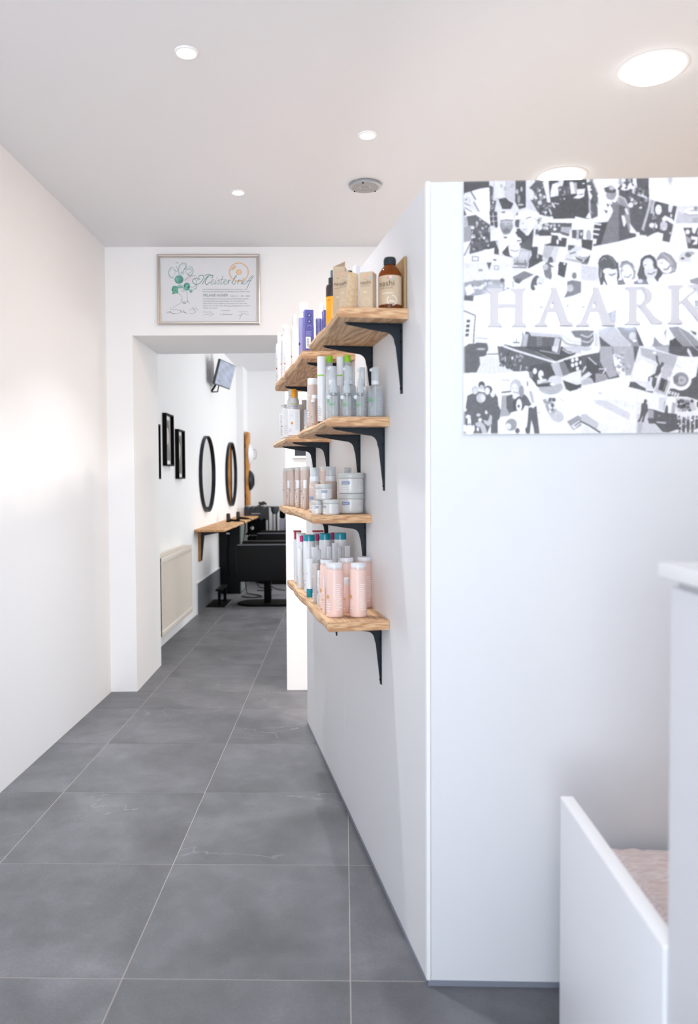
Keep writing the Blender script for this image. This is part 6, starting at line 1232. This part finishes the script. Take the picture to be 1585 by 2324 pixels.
e(GN, 590, 720, 135, 130); e((.50, .72, .68), 560, 680, 80, 90); [sp(GD, 10, 520+k*30, 620, 560+k*36, 690, 600+k*30, 800) for k in range(4)]; e(GN, 820, 930, 95, 120); e(GN, 460, 1020, 95, 110); e((.40, .66, .54), 480, 1090, 90, 55)
ce.blobs(4, 40, 740, 830, 900, 1050, 10, 24, [GD, (.52, .74, .70), GN]); ce.blobs(5, 34, 380, 920, 560, 1140, 10, 24, [GD, (.46, .72, .60), GN]); e((.60, .76, .74), 620, 930, 90, 60); sp(GD, 12, 540, 1000, 620, 940, 740, 990)
e((.62, .74, .76), 940, 1070, 45, 60); [sp(GD, 6, 900, 1040+k*22, 940, 1060+k*22, 990, 1040+k*22) for k in range(3)]
sp(IK, 8, 640, 1060, 700, 1020, 740, 1060, 680, 1090); sp(IK, 7, 600, 1130, 590, 1170, 640, 1180, 650, 1220, 680, 1240, 670, 1300, 690, 1340); sp(IK, 9, 810, 1080, 825, 1200, 830, 1330, 900, 1440); sp(IK, 12, 655, 1330, 650, 1390, 740, 1440, 820, 1400, 835, 1340); e(IK, 740, 1400, 32, 30, hole=.5)
sp(IK, 6, 630, 1430, 500, 1500, 380, 1580); sp(IK, 8, 320, 1560, 350, 1620, 450, 1620, 600, 1650); sp(IK, 16, 310, 1670, 370, 1740, 470, 1750); sp(IK, 7, 470, 1750, 600, 1720, 650, 1690, 760, 1720, 830, 1740); sp(IK, 8, 990, 1540, 1030, 1640, 1080, 1680, 1000, 1740, 900, 1750); sp(IK, 7, 880, 1640, 980, 1600, 1110, 1620, 1160, 1640); sp(IK, 8, 1080, 1540, 1110, 1600)
sp(IK, 16, 620, 1640, 650, 1700); sp(IK, 14, 700, 1640, 740, 1700, 800, 1730); sp(IK, 8, 200, 1710, 260, 1690, 300, 1710, 220, 1730)
for pts in ((1170, 740, 1140, 690, 1080, 680, 1005, 730, 1010, 820, 1100, 870, 1210, 830, 1300, 720, 1330, 640, 1290, 590, 1210, 600, 1175, 660, 1220, 730), (1470, 600, 1380, 700, 1275, 865), (1620, 590, 1500, 610, 1400, 720, 1370, 830, 1420, 875, 1500, 800)): sp(GD, 15, *pts)
ce.sec(0, 0, 1)
sp(GD, 6, 745, 400, 800, 385, 850, 400, 860, 425, 835, 430)
for dx in (0, 178, 440): sp(GD, 4.6, 835+dx, 495, 865+dx, 480, 868+dx, 460, 850+dx, 460, 832+dx, 490, 840+dx, 518, 862+dx, 518, 890+dx, 498)
for x in (900, 1262): sp(GD, 5, x+4, 462, x-10, 506, x-4, 520, x+14, 504); e(GD, x+18, 436, 5)
sp(GD, 4.6, 920, 500, 945, 458, 950, 480, 948, 512, 928, 520); sp(GD, 5, 1002, 405, 970, 500, 975, 520, 998, 506); l(GD, 4, 955, 458, 1018, 450)
for x in (1070, 1205): sp(GD, 5, x-4, 500, x+14, 460, x+2, 520); sp(GD, 4.5, x+8, 484, x+22, 464, x+38, 462, x+40, 474)
sp(GD, 5, 1120, 500, 1172, 430, 1190, 408, 1180, 400, 1150, 450, 1134, 505, 1150, 522, 1172, 505, 1172, 478); sp(GD, 6, 1330, 500, 1380, 430, 1412, 405, 1420, 418, 1380, 470, 1340, 560, 1328, 575); l(GD, 4, 1330, 478, 1390, 470)
e((.87, .68, .48), 1222, 352, 138, 134, al=.85, hole=.84); e((.80, .58, .36), 1222, 352, 126, 122, al=.6, hole=.93); e((.84, .66, .42), 1150, 295, 44, 18, -40, .7); e((.86, .70, .50), 1222, 352, 42, 40, al=.8); e((.9, .86, .82), 1222, 352, 20, 18); e((.86, .66, .42), 1222, 352, 10)
l(IK, 3, 722, 906, 840, 906); l(IK, 3, 972, 887, 1096, 887); l(IK, 3, 1216, 905, 1340, 905)
sp(IK, 3, 730, 946, 780, 936, 800, 946, 830, 930, 870, 926); sp(IK, 3, 860, 935, 815, 975); sp(IK, 3, 958, 940, 985, 944); sp(IK, 5, 1002, 948, 1004, 932, 1030, 944, 1055, 936, 1075, 946, 1124, 938); sp(IK, 3, 1200, 944, 1240, 960, 1262, 916, 1250, 950, 1290, 925, 1320, 944, 1356, 940); sp(IK, 3, 1262, 916, 1225, 1010)
ce.blur(1)
FX = (1, SL, 0); fo = Vector((-1.1355, yfar(-1.1355)-.001, 2.2715)); FW, FH = .628, .428
t = thing('certificate_frame', 'silver-framed certificate with green feather-hat drawing above the opening', 'framed certificate', tuple(fo)); t.rotation_euler = (0, 0, math.atan2(SL, 1))
CHAMP = mat('champagne metal frame', (206, 196, 188), .3, .75); k = .019
M0 = face_frame((0, 0, 0), (1, 0, 0)); fr = MB()
for a, c in (((0, 0), 0), ((FW, 0), 90), ((FW, FH), 180), ((0, FH), 270)):
    Lr = FW if c % 180 == 0 else FH
    Mx = M0 @ Matrix.Translation((a[0], a[1], 0)) @ Matrix.Rotation(math.radians(c), 4, 'Z')
    v_ = []; pr = [(0, 0), (0, .014), (.005, .017), (.0095, .015), (.0105, .012), (.014, .013), (k, .008), (k, 0)]
    for q, h_ in pr: v_ += [(q, q, h_), (Lr-q, q, h_)]
    fr.add(v_, [(2*i, 2*i+1, 2*i+3, 2*i+2) for i in range(len(pr)-1)], Mx)
obj('frame', fr, CHAMP, t)
obj('backing', MB().box(.01, FW-.01, .01, FH-.01, .0005, .003, M0), PAPER, t)
def fn(u, v):
    X_ = 135+u*1335; Y_ = 1045-v*895; return ce.sample(X_, Y_)
sx0 = k-.001; iw, ih = FW-2*sx0, FH-2*sx0
inkmesh('certificate_sheet', fn, iw, ih, 520, 340, M0 @ Matrix.Translation((sx0, sx0, .0045)), printmat('certificate paper', .55), t)
b = MB(); ux = iw/1335; uy = ih/895
LN = [('DIE MEISTERPRÜFUNGSKOMMISSION FÜR DAS FRISEUR- UND', 720, 1338, 600, 15), ('PERÜCKENMACHERGEWERBE IN WIEN BESTÄTIGT HIERMIT, DASS', 720, 1372, 631, 15), ('MELANIE AIGNER', 722, 1066, 692, 44), ('GEB. 22. 11. 1990   WIEN', 1100, 1372, 694, 19),
      ('DIE MEISTERPRÜFUNG FÜR DAS HANDWERKSMÄSSIGE FRISEUR-', 722, 1358, 732, 15), ('UND PERÜCKENMACHERGEWERBE VOR DER GEPRÜFTEN', 722, 1298, 764, 15), ('MEISTERPRÜFUNGSKOMMISSION BESTANDEN HAT UND SOMIT', 722, 1336, 796, 15),
      ('BERECHTIGT IST, DEN TITEL', 722, 1000, 828, 15), ('Friseurmeisterin', 1010, 1258, 830, 24), ('ZU FÜHREN.', 1268, 1374, 828, 15), ('WIEN, 30. 8. 2012', 722, 914, 860, 18)]
for s_, xa, xb, yb, hh in LN:
    wd_ = txt(s_)[2]; size = hh*uy*1.25
    addtext(b, s_, size, M0 @ Matrix.Translation((sx0+(xa-135)*ux, sx0+(1045-yb)*uy, .0049)), 0, 0, (xb-xa)*ux/(wd_*size), .12 if hh > 15 else 0)
obj('lettering', b, mat('dark teal ink', (92, 112, 116), .6), t)

t = thing('small_picture', 'small white-framed dark picture low on the end wall beside the partition', 'picture frame', (-.312, yfar(-.312)-.001, 1.452)); t.rotation_euler = (0, 0, math.atan2(SL, 1))
b = MB().box(0, .24, 0, .012, 0, .02, M0).box(0, .24, .288, .3, 0, .02, M0).box(0, .012, .012, .288, 0, .02, M0).box(.228, .24, .012, .288, 0, .02, M0)
obj('frame', b, WHITE, t); obj('dark_print', MB().box(.012, .228, .012, .288, .001, .006, M0), mat('night blue print', (38, 42, 56), .4), t)
b = MB()
for k_ in range(20): a = 2*PI*k_/22+.5; b.box(-.002, .002, -.002, .002, .006, .0065, M0 @ Matrix.Translation((.106+.02*math.cos(a), .055+.02*math.sin(a), 0)))
obj('white_ring_print', b, WHP, t)

# ------------------------------------------------------------------ reception desk, low panel, bench
DESK = mat('satin desk lacquer', (226, 228, 234), .4); TOPW = mat('white desk slab', (246, 246, 247), .3)
t = thing('reception_desk', 'blurred white reception desk with overhanging slab at the right edge', 'desk', (.4765, -.55, 0))
obj('desk_body', MB().rbox(0, .9, 0, 1.668, .0, 1.150, .003), DESK, t)
obj('shadow_gap', MB().box(.008, .892, .008, 1.66, 1.150, 1.163), mat('grey gap strip', (190, 192, 196), .5), t)
obj('desk_top', MB().rbox(-.014, .95, -.02, 1.68, 1.163, 1.184, .002), TOPW, t)
t = thing('low_side_panel', 'blurred low white side panel running from the desk towards the partition', 'panel', (.4727, 1.1215, 0))
obj('panel_board', MB().rbox(0, .0275, 0, .5385, 0, .607, .0015), DESK, t)
obj('top_edging', MB().rbox(0, .0275, 0, .5385, .607, .6125, .001), TOPW, t)
t = thing('bench', 'low white bench behind the side panel under a pale fur throw', 'bench', (.66, 1.16, 0))
obj('seat_board', MB().rbox(-.045, .8, 0, .735, .34, .38, .004), DESK, t)
for x in (.0, .74):
    for y in (.05, .66): obj('leg', MB().box(x, x+.04, y, y+.04, 0, .34), DESK, t)
rs = np.random.RandomState(5); nx, ny = 110, 90; g = np.zeros((ny, nx))
for c_, am in ((16, .012), (7, .010), (3, .007), (1, .004)):
    q = rs.rand(ny//c_+2, nx//(c_*2)+2); g += am*np.kron(q, np.ones((c_, c_*2)))[:ny, :nx]
for _ in range(2):
    for ax_ in (0, 1): g = (np.roll(g, 1, ax_)+2*g+np.roll(g, -1, ax_))/4
vs = []; fs = []
for j in range(ny):
    for i in range(nx):
        ed = min(i, nx-1-i, j, ny-1-j)/6.0; hgt = .002+g[j, i]*min(1, ed)+.012*min(1, ed)
        vs.append((-.035+.83*i/(nx-1)+.004*math.sin(j*.9), .01+.715*j/(ny-1)+.004*math.sin(i*.8), .381+hgt))
for j in range(ny-1):
    for i in range(nx-1): k_ = j*nx+i; fs.append((k_, k_+1, k_+nx+1, k_+nx))
fur = woodmat('pale rose fur', (214, 194, 188), (228, 212, 207), (240, 230, 227), 2.6, 0, .95, (214, 192, 186))
o = tag(obj('fur_throw', MB().add(vs, fs, None, 0, True), fur, None, (.66, 1.16, 0)), 'pale rosy beige shaggy throw lying on the bench', 'throw')
